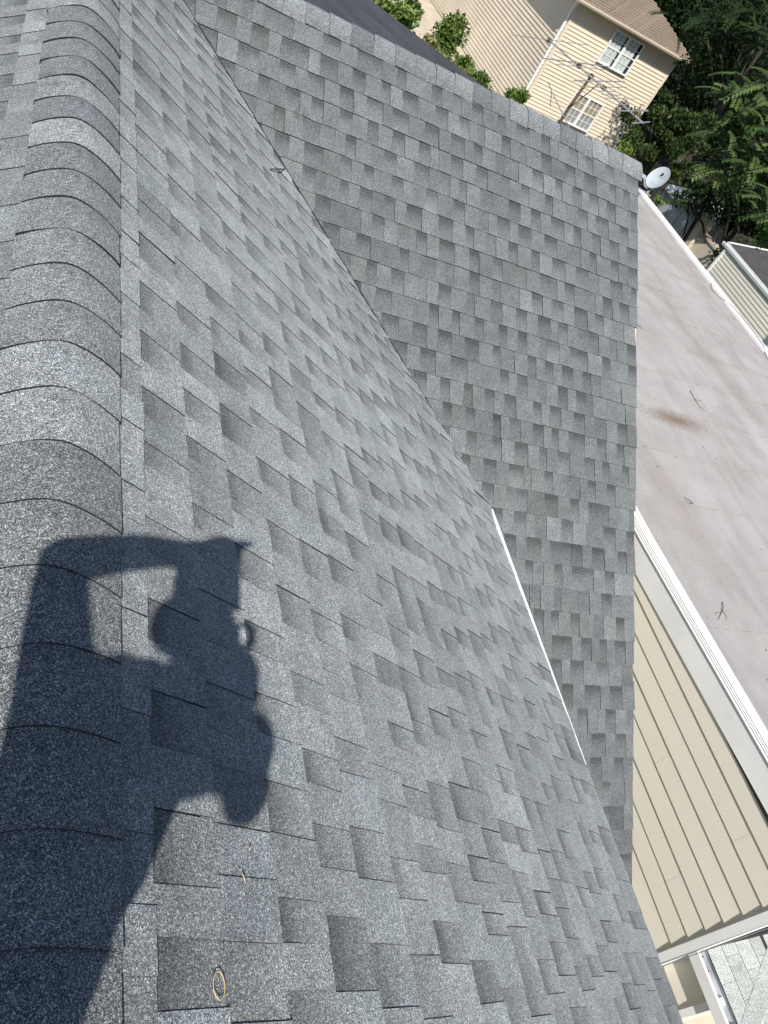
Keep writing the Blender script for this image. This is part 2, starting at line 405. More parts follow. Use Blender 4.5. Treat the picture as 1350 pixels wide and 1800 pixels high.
def course(fn, s1, u0, u1, parent, rr, offset, flip=False, e=EXP, jit=0.0, cut=None, light_gain=1.0, butt=.0045):
    """lay one-metre strip shingles side by side from u0 to u1"""
    L = 1.0; k = math.floor((u0-offset)/L); a = u0
    while a < u1-1e-4:
        b = min(u1, offset+(k+1)*L)
        if b-a > .02:
            li = rr.choice((0, 0, 0, .001, .0025))
            shingle(fn, s1+rr.uniform(-.0022, .0022), a+.0008, (b if b < u1 else b+rr.uniform(-jit, jit))-.0008, parent, rr, e=e, flip=flip, lift=li, cut=cut, light_gain=light_gain, butt=butt)
        a = b; k += 1

# --- decks (thin sheets under the shingles)
S_EAVE = 2.572/cA
def deck(name, pts, mt=M_DECK, th=.02):
    mb = MB(); n = (V(pts[1])-V(pts[0])).cross(V(pts[2])-V(pts[0])).normalized()
    if n.z < 0: n = -n
    top = [V(p)-n*.003 for p in pts]; bot = [p-n*th for p in top]; k = len(pts)
    mb.poly(top); mb.poly(list(reversed(bot)))
    for i in range(k): mb.quad(top[i], bot[i], bot[(i+1) % k], top[(i+1) % k])
    return build(mb, name, mt, HOUSE)
YN = -2.6
slopeA = deck('roof_slope', [PA(.04, YN), PA(.04, 5.1), PA(1.0, valley_y(.85)+.0), PA(S_EAVE-.02, valley_y(2.57)+.0), PA(S_EAVE-.02, YN)])
tag(slopeA, 'grey shingle slope falling from the capped ridge to the white drip edge')
slopeL = deck('roof_slope', [PL(.04, YN), PL(.04, 7.0), PL(2.6, 7.0), PL(2.6, YN)])
slopeB = deck('roof_slope', [PB(.02, .1), PB(.02, XR-.02), PB(37.4*EXP, XR-.03), PB(37.4*EXP, 2.25), PB(2.9, 2.1)])
tag(slopeB, 'grey shingle slope of the cross gable ending at a straight rake')
def PBk(s, t, h=0): 
    p = PB(s, t, h); d = (p-BO).dot(BYv); return p-BYv*(2*d)
slopeK = deck('roof_slope', [PBk(.02, .1), PBk(.02, XR-.02), PBk(2.2, XR-.02), PBk(2.2, .1)])

rr = random.Random(31)
WSC = .92; KLO = .58
# main right slope: courses parallel to the ridge
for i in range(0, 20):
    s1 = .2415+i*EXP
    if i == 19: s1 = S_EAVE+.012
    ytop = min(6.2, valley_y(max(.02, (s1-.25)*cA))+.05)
    course(PA, s1, -2.4, ytop, slopeA, rr, rr.uniform(0, 1), e=EXP if i < 19 else EXP+.06, cut=lambda s: valley_y(s*cA)+.003, light_gain=1.20)  # shingle colour raised here to make up for weak sunlight on this slope
# left slope
for i in range(0, 8):
    course(PL, .2415+i*EXP, -1.6, 6.9, slopeL, rr, rr.uniform(0, 1), flip=True)
# cross gable front slope
WSC = .86; KLO = .52
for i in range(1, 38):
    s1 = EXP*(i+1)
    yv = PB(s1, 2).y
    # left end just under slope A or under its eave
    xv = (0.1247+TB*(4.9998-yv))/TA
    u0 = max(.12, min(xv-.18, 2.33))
    course(PB, s1, u0, XR+rr.uniform(-.006, .006), slopeB, rr, rr.uniform(0, 1), jit=.0, flip=True, light_gain=.86, butt=.0065)  # same shingles, colour lowered to offset the stronger sunlight on this slope

# --- ridge caps
RC = 0.042
def cap_profile(x, half=.125, c=.005):
    return -TA*math.sqrt(x*x+RC*RC)+.010-.0115*(abs(x)/.127)**4
def ridge_caps(name, frame, y0, y1, first, parent, rr, half_r, half_l, drop_fn, sgn=1):
    """frame(x,y,z)->world; caps overlap towards +y; dark cut edge at the far end"""
    k0 = math.ceil((y0-first)/EXP); k1 = math.floor((y1-first)/EXP)
    for k in range(k0, k1):
        yb = first+k*EXP+rr.uniform(-.005, .005)           # visible cut edge of this cap
        ya = yb-(EXP+.05)*sgn
        mb = MB(); n = 14
        hr = half_r+rr.uniform(-.002, .003); hl = half_l+rr.uniform(-.003, .002)
        tone = rr.choice((.84, .92, 1.0, 1.08, 1.18, 1.28))*rr.uniform(.97, 1.03); warm = rr.uniform(-.015, .02); tn = (tone*(1+warm), tone, tone*(1-warm))
        sk = rr.uniform(-.007, .007); lf = rr.uniform(0, .004); rise = rr.uniform(.0048, .0070)
        wob = rr.uniform(-.0025, .003)
        xs = [-hl+(hl+hr)*j/n for j in range(n+1)]
        def P(x, y, dz): 
            t = (y-ya)/(yb-ya)
            return frame(x, y+sk*x/half_r*t, drop_fn(x)+dz+rise*t+lf*t*(abs(x)/half_r)**2+wob*math.sin(x*26+k))
        ys = [ya, ya+.05*sgn, ya+.12*sgn, yb]
        i0 = len(mb.v)
        for yy in ys:
            for x in xs: mb.v.append(tuple(P(x, yy, 0))); mb.t.append(tn)
        for a in range(3):
            for j in range(n):
                q = i0+a*(n+1)+j; mb.f.append((q, q+1, q+n+2, q+n+1)); mb.m.append(0)
        # far cut edge and the two long edges
        for j in range(n): mb.quad(P(xs[j], yb, 0), P(xs[j+1], yb, 0), P(xs[j+1], yb, -.0044), P(xs[j], yb, -.0044), 1)
        for x in (xs[0], xs[-1]):
            for a in range(3): mb.quad(P(x, ys[a], 0), P(x, ys[a+1], 0), P(x, ys[a+1], -.014), P(x, ys[a], -.014), 1)
        ob = build(mb, 'cap_shingle', [M_CAP, M_EDGE], parent, origin=P(0, (ya+yb)/2, 0), tone=True)
        for pl in ob.data.polygons:
            if pl.material_index == 0: pl.use_smooth = True
def frameA(x, y, z): return V((AX0+x, y, z))
def vent(name, frame, y0, y1, h=.012):
    mb = MB(); n = 12; xs = [-.09+.18*j/n for j in range(n+1)]
    for j in range(n): mb.quad(frame(xs[j], y0, cap_profile(xs[j])-h), frame(xs[j+1], y0, cap_profile(xs[j+1])-h), frame(xs[j+1], y1, cap_profile(xs[j+1])-h), frame(xs[j], y1, cap_profile(xs[j])-h))
    for x in (xs[0], xs[-1]): mb.quad(frame(x, y0, cap_profile(x)-h), frame(x, y1, cap_profile(x)-h), frame(x, y1, cap_profile(x)-h-.02), frame(x, y0, cap_profile(x)-h-.02))
    return build(mb, name, M_DECK, HOUSE)
ventA = vent('ridge', frameA, YN, 6.9)
tag(ventA, 'rounded ridge of bent cap shingles beside the shadow')
ridge_caps('cap', frameA, -2.4, 6.8, 2.8194, ventA, random.Random(5), .127, .118, cap_profile, sgn=-1)
def frameB(x, y, z):                                      # y runs along the gable ridge, x across it (positive = front)
    return BO + BX*(XR-y) - BYv*x + Z*(z+.012)
ventB = vent('ridge', frameB, 0.02, 3.6)
tag(ventB, 'rounded cap shingles along the top of the cross gable')
def dropB(x): return -TB*math.sqrt(x*x+.045**2)+.010-.012*(abs(x)/.13)**4
ridge_caps('cap', frameB, 0.0+EXP, 3.6, .012, ventB, random.Random(9), .132, .12, dropB)

# --- white drip edge at the eave of slope A: wider bare flange towards the valley
mb = MB()
ye0, ye1 = 1.10, valley_y(2.572)-.02
n = 24
for k in range(n):
    a = ye0+(ye1-ye0)*k/n; b = ye0+(ye1-ye0)*(k+1)/n
    def wd(y): return max(0, (y-1.10)/(ye1-1.10))**.9 if y > 1.10 else 0
    def lip(y): return PA(S_EAVE+.015+.012*wd(y), y, .0085+.0125*wd(y))
    mb.quad(PA(S_EAVE-.03, a, .0005), PA(S_EAVE+.012, a, .0030), PA(S_EAVE+.012, b, .0030), PA(S_EAVE-.03, b, .0005))
    mb.quad(PA(S_EAVE+.012, a, .0030), lip(a), lip(b), PA(S_EAVE+.012, b, .0030))
    mb.quad(lip(a), lip(a)-Z*.05+V((.004, 0, 0)), lip(b)-Z*.05+V((.004, 0, 0)), lip(b))
build(mb, 'drip_edge', M_WHITE, HOUSE)
# thin dark bead along the cut of the closed valley
mb = MB(); pts = []
rv = random.Random(2)
for k in range(40):
    x = .30+(2.33-.30)*k/39; pts.append(V((x, valley_y(x)+.008+rv.uniform(-.002, .002), -TA*x+.021+rv.uniform(-.001, .001))))
mb.tube(pts, .0058, 6); build(mb, 'valley_bead', M_EDGE, HOUSE, smooth=True)
# rake trim of the cross gable
mb = MB()
a0, a1 = PB(.03, XR-.004, -.002), PB(37.3*EXP, XR-.004, -.002)
mb.quad(a0-BX*.05, a0+BX*.002, a1+BX*.002, a1-BX*.05); mb.quad(a0+BX*.002, a1+BX*.002, a1+BX*.002-Z*.15, a0+BX*.002-Z*.15)
build(mb, 'rake_trim', M_WHITE, HOUSE)
# walls below the roof
mb = MB(); mb.box((-2.15, -2.5, -7.6), (2.25, 6.8, -1.50)); build(mb, 'wall', M_CREAM, HOUSE)
mb = MB(); mb.poly([(3.60, .45, -7.6), (3.60, 7.0, -7.6), (3.60, 7.0, -1.55), (3.60, 5.0, -.33), (3.60, .62, -3.07), (3.60, .45, -3.07)])
mb.quad((2.26, .55, -7.6), (3.6, .55, -7.6), (3.6, .55, -3.0), (2.26, .55, -3.0)); build(mb, 'wall', M_CREAM, HOUSE)

# ================================================================== FLAT-ROOFED NEIGHBOUR
XW = 5.40
NB = empty('flat_roofed_building', (XW, .6, -7.6), 'cream sided building with flat pinkish grey membrane roof beside the shingled gable', 'building')
def zf(y):
    return -2.505-.048*(min(y, 4.25)-1.57) if y > 0 else -2.43
# siding boards, each a course with a dropped lip
def board(y0, y1, zt, zb, x=XW, parent=NB, name='siding_panel'):
    mb = MB()
    xt, xb = x+.016, x+.002
    mb.quad((xt, y0, zt), (xb, y0, zb), (xb, y1, zb), (xt, y1, zt))
    mb.quad((xb, y0, zb), (xb+.006, y0, zb-.011), (xb+.006, y1, zb-.011), (xb, y1, zb))
    mb.quad((xb+.006, y0, zb-.011), (xt+.008, y0, zb-.011), (xt+.008, y1, zb-.011), (xb+.006, y1, zb-.011))
    mb.quad((xt, y0, zt), (xt, y0, zb), (xb, y0, zb), (xb, y0, zb))
    return build(mb, name, M_CREAM, parent, origin=(xt, (y0+y1)/2, zb))
joints = {1: 1.12, 3: 1.92, 5: 1.07, 7: 2.3, 9: 1.4}
for k in range(-1, 22):
    zt, zb = -2.785-.2*k, -2.985-.2*k
    y0, y1 = .618, 13.0
    if k in joints:
        board(joints[k]-.012, y1, zt, zb, XW+.0015); board(y0, joints[k], zt, zb)
    else: board(y0, y1, zt, zb)
mb = MB(); mb.box((XW+.03, .63, -7.6), (10.60, 13.2, -2.80)); build(mb, 'wall', M_CREAM, NB)
# corner post
mb = MB(); mb.box((XW-.014, .540, -7.6), (XW+.10, .618, -2.84)); mb.box((XW-.004, .618, -7.6), (XW+.02, .628, -2.84)); build(mb, 'corner_post', M_TRIM, NB)
# fascia and drip edge along the eave
def strip(prof, y0, y1, dz, name, mt, nseg=8):
    mb = MB()
    for k in range(nseg):
        a = y0+(y1-y0)*k/nseg; b = y0+(y1-y0)*(k+1)/nseg
        za, zb = dz(a), dz(b)
        for (x0, h0), (x1, h1) in zip(prof, prof[1:]): mb.quad((x0, a, za+h0), (x1, a, za+h1), (x1, b, zb+h1), (x0, b, zb+h0))
    return build(mb, name, mt, NB)
strip([(XW-.008, -.066), (XW-.008, -.292), (XW+.02, -.294)], .50, 13.1, zf, 'fascia', M_TRIM)
strip([(XW+.085, .0075), (XW-.008, .0055), (XW-.016, .001), (XW-.012, -.010), (XW-.018, -.018), (XW-.013, -.027), (XW-.020, -.035), (XW-.014, -.044), (XW-.024, -.060), (XW-.006, -.064)], .46, 13.2, zf, 'drip_edge', M_WHITE)
# membrane sheets, lapped, each 0.79 m wide
rm = random.Random(3)
seams = [.46]+[4.247+.79*k for k in range(-4, 12)]
for k in range(len(seams)-1):
    a, b = seams[k], seams[k+1]
    mb = MB(); nx = 26; 
    ph = rm.uniform(0, 6)
    xs = [XW+.045+(10.62-XW-.045)*j/nx for j in range(nx+1)]
    def ze(x, y, lap): return zf(y)+lap+.0018*math.sin(x*3.1+ph)+.0012*math.sin(x*7.7+y*4)
    rows = [(b+.02, -.003), (b-.10, -.001), ((a+b)/2, .0005), (a+.10, .001), (a, .0035)]
    ed = [rm.uniform(-.006, .006) for _ in xs]
    for (ya, la), (yb, lb) in zip(rows, rows[1:]):
        for j in range(nx):
            da = (ed[j] if ya == a else 0, ed[j+1] if ya == a else 0); db = (ed[j] if yb == a else 0, ed[j+1] if yb == a else 0)
            mb.quad((xs[j], ya+da[0], ze(xs[j], ya, la)), (xs[j], yb+db[0], ze(xs[j], yb, lb)), (xs[j+1], yb+db[1], ze(xs[j+1], yb, lb)), (xs[j+1], ya+da[1], ze(xs[j+1], ya, la)))
    for j in range(nx): mb.quad((xs[j], a+ed[j], ze(xs[j], a, .0035)), (xs[j], a+ed[j], zf(a)-.006), (xs[j+1], a+ed[j+1], zf(a)-.006), (xs[j+1], a+ed[j+1], ze(xs[j+1], a, .0035)), 1)
    build(mb, 'membrane_sheet', [M_MEMB, M_SEAM], NB, origin=(0, 0, 0))
mb = MB(); mb.box((XW, .6, -2.82), (10.66, 13.2, -2.66)); build(mb, 'roof_deck', M_DECK, NB)
# far edge metal
mb = MB()
mb.box((10.60, .46, -2.635), (10.74, 13.2, -2.60)); mb.box((10.735, .46, -2.74), (10.75, 13.2, -2.598))
build(mb, 'edge_flashing', M_TRIM, NB)
mb = MB(); mb.box((XW, 13.15, -2.80), (10.74, 13.24, -2.60)); build(mb, 'edge_flashing', M_TRIM, NB)
# --- lower wing with gutter and pale three-tab hip roof
TW = .45
mb = MB()
gx0, gx1, gz = 5.405, 5.515, -3.944
for (x0, z0), (x1, z1), mi in (((gx0+.014, gz), (gx0-.012, gz), 0), ((gx0-.012, gz), (gx0-.012, gz-.105), 0), ((gx0-.012, gz-.105), (gx1, gz-.105), 0), ((gx0+.014, gz), (gx0+.016, gz-.088), 1), ((gx0+.016, gz-.088), (gx1, gz-.088), 1), ((gx1, gz-.105), (gx1, gz+.01), 1)):
    mb.quad((x0, -.50, z0), (x1, -.50, z1), (x1, .538, z1), (x0, .538, z0), mi)
mb.quad((gx0-.012, .538, gz), (gx0-.012, .538, gz-.105), (gx1, .538, gz-.105), (gx1, .538, gz), 0)
build(mb, 'gutter', [M_WHITE, M_GUTTER], NB, origin=(gx0, .3, gz))
mb = MB()
for k in range(16):
    y = .545-.012*k+rm.uniform(-.004, .004); x = gx0+.055+rm.uniform(-.02, .02); r = rm.uniform(.012, .028)
    mb.tube([(x-r, y, gz-.075), (x, y+rm.uniform(-.02, .02), gz-.05+rm.uniform(-.01, .012)), (x+r, y, gz-.072)], [.004, r*.6, .004], 6)
ob = build(mb, 'leaf_litter', M_LITTER, NB); 
yc = -.15
WO = V((5.51, yc, -3.934))
rw = random.Random(17)
def w_tile(x0, x1, y0, y1, side):
    mb = MB(); t = rw.uniform(.9, 1.08); tn = (t, t, t)
    def P(d, u, h):
        if side == 0: return V((WO.x+d, u, WO.z+TW*d+h))
        return V((u, yc+d, WO.z+TW*d+h))
    hl, hu = .006, .0005
    mb.quad(P(x0, y0, hl), P(x1+.02, y0, hu), P(x1+.02, y1, hu), P(x0, y1, hl), 0, tn) if side == 0 else mb.quad(P(x0, y1, hl), P(x1+.02, y1, hu), P(x1+.02, y0, hu), P(x0, y0, hl), 0, tn)
    mb.quad(P(x0, y0, hl), P(x0, y1, hl), P(x0, y1, -.004), P(x0, y0, -.004), 1)
    build(mb, 'roof_tab', [M_LIGHTSH, M_EDGE], NB, origin=P((x0+x1)/2, (y0+y1)/2, 0), tone=True)
off = [.29, .46, .34, .41, .26, .37, .31, .44, .28, .36]
for c in range(10):
    d0, d1 = -.012+.112*c, -.012+.112*(c+1)
    o = off[c]; y = o-.302*4
    while y < .55:
        a, b = max(y, yc+max(d0, 0)), min(y+.300, .539)
        if b-a > .01: w_tile(d0, d1, a, b, 0)
        y += .302
    x = WO.x+.1*c-.302*2
    while x < 8.0:
        a, b = max(x, WO.x+max(d1-.03, 0)), x+.300
        if b-a > .02 and c < 10: w_tile(d0, d1, a, min(b, 8.0), 1)
        x += .302
mb = MB()
mb.quad((5.51, yc, WO.z-.008), (7.5, yc+2.1, WO.z+TW*2.1-.008), (7.5, .556, WO.z+TW*2.1-.008), (5.51, .556, WO.z-.008))
build(mb, 'wing_deck', M_DECK, NB)
# hip cap line: a narrow bent strip
mb = MB()
for k in range(6):
    a, b = .0+.2*k, .2*(k+1)+.02
    A = WO+V((a, a, TW*a+.012+.004)); B = WO+V((b, b, TW*b+.012)); s = V((.085, -.085, -.038+.008)); 
    mb.quad(A, B, B+s, A+s, 0); mb.quad(B, A, A+V((-.085, .085, -.045)), B+V((-.085, .085, -.045)), 0)
build(mb, 'hip_cap', [M_LIGHTSH], NB, origin=WO, tone=True)
# wing wall, boards and its post
for k in range(0, 17):
    board(.215, .556, -4.08-.194*k, -4.274-.194*k, XW+.11)
mb = MB(); mb.box((XW+.135, .20, -7.6), (8.0, .556, -3.98)); build(mb, 'wall', M_CREAM, NB)
mb = MB(); mb.box((XW+.095, .160, -7.6), (XW+.21, .215, -3.99)); build(mb, 'corner_post', M_TRIM, NB)
mb = MB(); mb.box((gx1+.002, -.3, gz-.118), (XW+.21, .556, gz-.107)); build(mb, 'soffit', M_TRIM, NB)
# thin cable beside the corner post
cab = MB(); cab.tube([(XW-.02, .530, -7.4), (XW-.02, .528, -5.5), (XW-.022, .524, -4.2), (XW-.022, .518, -3.3), (XW-.025, .512, -2.85)], .004, 6)
build(cab, 'cable', M_ALU, NB, origin=(XW-.03, .55, -4))

# ================================================================== THINGS LYING ABOUT
def lying(name, pts, rad, mt, label, cat, group=None, n=6):
    mb = MB()
    for ps, r_ in zip(pts, rad): mb.tube(ps, [q*(.62 if name == 'twig' else 1) for q in r_] if isinstance(r_, list) else r_, n)
    o = build(mb, name, mt, origin=pts[0][0], smooth=True); tag(o, label, cat, group); return o
zr_ = lambda y: zf(y)+.008
lying('twig', [[(7.77, 6.41, zr_(6.4)), (7.745, 6.30, zr_(6.3)+.01), (7.74, 6.21, zr_(6.2)), (7.76, 6.09, zr_(6.1)), (7.80, 6.02, zr_(6.1))], [(7.742, 6.24, zr_(6.2)), (7.82, 6.22, zr_(6.2)+.01), (7.88, 6.25, zr_(6.2)+.01)]],
      [[.006, .006, .005, .004, .002], [.004, .003, .001]], M_DEBRIS, 'forked dark twig lying on the flat roof above the brown dirt stain', 'twig', 'twigs on the flat roof')
lying('twig', [[(6.35, 4.35, zr_(4.3)), (6.40, 4.30, zr_(4.3)+.008), (6.43, 4.27, zr_(4.3))], [(6.43, 4.27, zr_(4.3)), (6.37, 4.25, zr_(4.2)+.006), (6.33, 4.30, zr_(4.2))]],
      [[.003, .004, .006], [.005, .003, .002]], M_DEBRIS, 'small bent twig on the flat roof close to the white drip edge', 'twig', 'twigs on the flat roof')
lying('twig', [[(5.91, 2.97, zr_(2.9)), (5.86, 2.90, zr_(2.9)+.01), (5.80, 2.84, zr_(2.8)), (5.70, 2.76, zr_(2.8))], [(5.84, 2.88, zr_(2.9)), (5.83, 2.80, zr_(2.8)+.01), (5.79, 2.74, zr_(2.8))], [(5.80, 2.84, zr_(2.8)), (5.74, 2.84, zr_(2.8)), (5.69, 2.80, zr_(2.8))]],
      [[.005, .005, .004, .002], [.004, .003, .001], [.003, .002, .001]], M_DEBRIS, 'branching twig cluster on the flat roof nearest the siding wall', 'twig', 'twigs on the flat roof')
lying('twig', [[(7.42, 7.75, zr_(7)), (7.52, 7.66, zr_(7)+.01), (7.60, 7.60, zr_(7))]], [[.004, .006, .003]], M_DEBRIS, 'short dark stick on a seam high on the flat roof', 'twig', 'twigs on the flat roof')
lying('twig', [[(1.00, 3.82, -.595), (1.09, 3.96, -.640), (1.15, 4.08, -.682)]], [[.005, .006, .003]], M_DEBRIS, 'short dark twig caught against the valley cut between the two slopes', 'twig')
# rubber bands
def band(c, ux, uy, a, b, r, label, mt=None):
    mb = MB(); n = 34; pts = [V(c)+ux*(a*math.cos(2*math.pi*k/n))+uy*(b*math.sin(2*math.pi*k/n)) for k in range(n+1)]
    mb.tube(pts, r, 6, cap=False); o = build(mb, 'rubber_band', mt or M_BAND, origin=c, smooth=True); tag(o, label, 'rubber band', 'rubber bands dropped on the shingles'); return o
band(PA(.306/cA, .207, .012), V((cA, 0, -TA*cA)), V((0, 1, 0)), .0125, .0185, .00085, 'tan oval rubber band on the shingles at the bottom, right of the shadow')
pb = (V((1.866, 4.358, 0))-V((0, 4.9998, 0))); sB = (4.9998-4.358)/cB
band(PB(sB, 1.866, .012), BX, (-BYv*cB-Z*TB*cB), .018, .026, .0013, 'small pale rubber ring on the cross gable slope near its ridge', M_PALEBAND)
for k, (x, y, a, l, lb) in enumerate([(.395, .416, .9, .012, 'tiny straw sliver on the shingle just below the head of the shadow'), (.373, .365, 2.0, .016, 'slightly longer straw sliver between the shadow and the rubber band')]):
    c = PA(x/cA, y, .0125); d = V((cA, 0, -TA*cA))*math.cos(a)+V((0, 1, 0))*math.sin(a)
    lying('straw_sliver', [[c-d*l/2, c+d*l*.1+V((0, 0, .002)), c+d*l/2]], [[.0006, .0013, .0005]], M_STRAW, lb, 'straw', 'straw slivers on the shingles')
lying('coax_cable', [[(10.56, 9.97, -2.60), (10.50, 9.85, -2.612), (10.47, 9.73, -2.617), (10.56, 9.55, -2.615), (10.66, 9.42, -2.593), (10.70, 9.1, -2.59), (10.70, 8.66, -2.59), (10.66, 8.31, -2.59), (10.56, 8.05, -2.62), (10.52, 7.7, -2.62)]], [.006], M_ALU, 'thin grey cable trailing along the far edge of the flat roof', 'cable')

# ================================================================== SATELLITE DISH
DC = V((10.90, 13.17, -2.30))
DISH = empty('satellite_dish', (10.80, 13.10, -2.60), 'pale grey satellite dish at the far corner of the flat roof', 'satellite dish')
dn = V((-.86, -.16, .46)).normalized()                     # face direction
dr = dn.cross(Z).normalized(); du = dr.cross(dn)
dr = -dr
mb = MB(); nr, na = 6, 36; ctr = DC
def DP(r, a, back=0):
    return ctr+dr*(.215*r*math.cos(a))+du*(.245*r*math.sin(a))+dn*(.055*r*r-back)
for i in range(nr):
    for j in range(na):
        a, b = 2*math.pi*j/na, 2*math.pi*(j+1)/na; r0, r1 = i/nr, (i+1)/nr
        for back, fl in ((0, 0), (.006, 1)):
            q = [DP(r0, a, back), DP(r1, a, back), DP(r1, b, back), DP(r0, b, back)]
            if i == 0: q = [q[0], q[1], q[2]]
            mb.poly(q if not fl else list(reversed(q)))
for j in range(na):
    a, b = 2*math.pi*j/na, 2*math.pi*(j+1)/na; mb.quad(DP(1, a), DP(1, a, .008), DP(1, b, .008), DP(1, b))
build(mb, 'reflector', M_DISH, DISH)
# printed marks on the dish face, following its curve
def mark(pts, mt, name):
    mb = MB(); P = []
    for x, y in pts: r = math.hypot(x/.235, y/.265); P.append(ctr+dr*x+du*y+dn*(.055*r*r+.0025))
    mb.poly(P); return build(mb, name, mt, DISH)
arc = [(.005+.052*math.cos(t), .085+.058*math.sin(t)) for t in np.linspace(-1.45, 1.45, 12)]
mark([(-.045, .028), (-.045, .142)]+[(-.015, .142), (.0, .120), (.006, .09), (-.012, .062)], M_MARK, 'logo_wedge')
for k in range(len(arc)-1):
    (x0, y0), (x1, y1) = arc[k], arc[k+1]; kx = .72
    mark([(x0, y0), (x1, y1), (x1*.78+.004, (y1-.085)*.8+.085), (x0*.78+.004, (y0-.085)*.8+.085)], M_MARK, 'logo_arc')
def dish_text(s, x0, y0, h, mt):
    cu = bpy.data.curves.new('lettering', 'FONT'); cu.body = s; cu.size = h; cu.align_x = 'CENTER'
    ob = bpy.data.objects.new('lettering', cu); COL.objects.link(ob)
    dg = bpy.context.evaluated_depsgraph_get(); me = bpy.data.meshes.new_from_object(ob.evaluated_get(dg)); bpy.data.objects.remove(ob)
    P = [ctr+dr*(v.co.x+x0)+du*(v.co.y+y0)+dn*(.055*(((v.co.x+x0)/.235)**2+((v.co.y+y0)/.265)**2)+.004) for v in me.vertices]
    mb = MB(); mb.v = [tuple(p) for p in P]; mb.t = [(1, 1, 1)]*len(P); mb.f = [tuple(p.vertices) for p in me.polygons]; mb.m = [0]*len(mb.f)
    build(mb, 'lettering', mt, DISH)
dish_text('HD', .005, -.155, .075, M_MARK2)
mb = MB(); mb.tube([DC-dn*.01, DC-dn*.09+V((0, 0, -.06)), (10.80, 13.10, -2.60)], .022, 10); mb.box((10.72, 13.02, -2.61), (10.88, 13.18, -2.595)); build(mb, 'mast_foot', M_ALU, DISH)
arm_end = DC-du*.24+dn*.34
mb = MB(); mb.tube([DC-du*.255-dn*.02, DC-du*.285+dn*.10, arm_end], .012, 8); build(mb, 'feed_arm', M_DISH, DISH)
mb = MB(); mb.tube([arm_end-dn*.03+du*.03, arm_end+dn*.03], [.022, .03], 10); mb.obox(arm_end+dn*.01, dr*.07, dn*.03, du*.025); build(mb, 'receiver', M_DISH, DISH)

# ================================================================== BLACK ROOF BEHIND THE GABLE
BK = empty('black_roofed_building', (2.5, 9.5, -7.6), 'building with a low black roll roof just behind the cross gable', 'building')
mb = MB()
xa, xb = -3.0, 5.5
def zb_(x): return -1.28-.172*(x-3.49)
def bq(y): return [(xa, y, zb_(xa)), (xb, y, zb_(xb))]
yy = [7.3, 8.2, 9.13, 10.07, 11.0]
for a, b in zip(yy, yy[1:]):
    mbs = MB(); mbs.quad((xa, a, zb_(xa)+.000), (xb, a, zb_(xb)+.000), (xb, b+.02, zb_(xb)+.006), (xa, b+.02, zb_(xa)+.006))
    mbs.quad((xa, b+.02, zb_(xa)+.006), (xb, b+.02, zb_(xb)+.006), (xb, b+.02, zb_(xb)-.004), (xa, b+.02, zb_(xa)-.004))
    build(mbs, 'roofing_sheet', M_BLACKROOF, BK, origin=(2, a, zb_(2)))
mb.box((xa, 7.3, -7.6), (xb-.1, 10.95, -2.3)); build(mb, 'wall', M_CREAM, BK)
mb = MB(); mb.quad((xa, 11.02, zb_(xa)+.004), (xb, 11.02, zb_(xb)+.004), (xb, 11.02, zb_(xb)-.14), (xa, 11.02, zb_(xa)-.14)); build(mb, 'fascia', M_BLACKROOF, BK)

# ================================================================== TV ANTENNA
ANT = empty('tv_antenna', (7.56, 12.05, -2.4), 'tall rooftop television antenna with many rods in front of the tan house', 'antenna')
za = -1.08
b0, b1 = V((7.152, 13.003, za)), V((8.02, 10.79, za))
mb = MB(); mb.tube([b0, b1], .014, 8); build(mb, 'boom', M_ALU, ANT)
mb = MB(); mb.tube([(7.50, 12.03, -7.6), (7.53, 12.03, -1.6), (7.58, 12.03, -1.04)], [.03, .026, .022], 10); build(mb, 'mast', M_RUST, ANT)
mb = MB(); mb.tube([(7.545, 12.03, -1.62), (7.68, 11.88, za)], .009, 6); build(mb, 'brace', M_RUST, ANT)
EL = [((5.986, 11.963), (8.601, 14.248), 0), ((6.357, 11.501), (8.67, 13.391), .0), ((6.677, 11.597), (8.466, 13.059), 0), ((6.793, 11.144), (8.724, 12.842), 0), ((6.824, 10.953), (8.593, 12.511), 0),
      ((7.315, 11.262), (7.934, 11.765), 0), ((7.351, 11.167), (8.061, 11.752), 0), ((7.313, 11.009), (8.526, 12.012), 0), ((7.545, 10.997), (8.0, 11.361), 0), ((7.451, 10.711), (8.602, 11.648), 0), ((7.599, 10.72), (8.409, 11.419), .05), ((7.618, 10.454), (8.259, 11.0), 0), ((7.748, 10.667), (8.165, 11.018), -.05)]
for k, (a, b, dz) in enumerate(EL):
    mb = MB(); r = .010 if k in (1, 3, 9, 11) else .006
    mb.tube([V((*a, za+dz+.012)), V((*b, za+dz+.012))], r, 6); build(mb, 'element', M_ALU, ANT)
for q in [(7.152, 13.003), (7.44, 12.28), (7.58, 12.03), (7.697, 11.72), (7.852, 11.30), (7.96, 11.0)]:
    mb = MB(); mb.box((q[0]-.03, q[1]-.03, za-.03), (q[0]+.03, q[1]+.03, za+.03)); build(mb, 'bracket', M_RUST, ANT)
ANT2 = empty('whip_antenna', (7.79, 12.0, -2.2), 'thin leaning rod antenna with a small fork beside the mast', 'antenna')
mb = MB(); mb.tube([(7.075, 12, -1.503), (7.793, 12, -1.905), (8.2, 12, -2.13), (8.6, 12, -7.6)], .0085, 6); build(mb, 'rod', M_ALU, ANT2)
mb = MB(); mb.tube([(6.937, 12, -1.413), (7.075, 12, -1.503), (7.199, 12, -1.706)], .006, 6); build(mb, 'fork', M_RUST, ANT2)

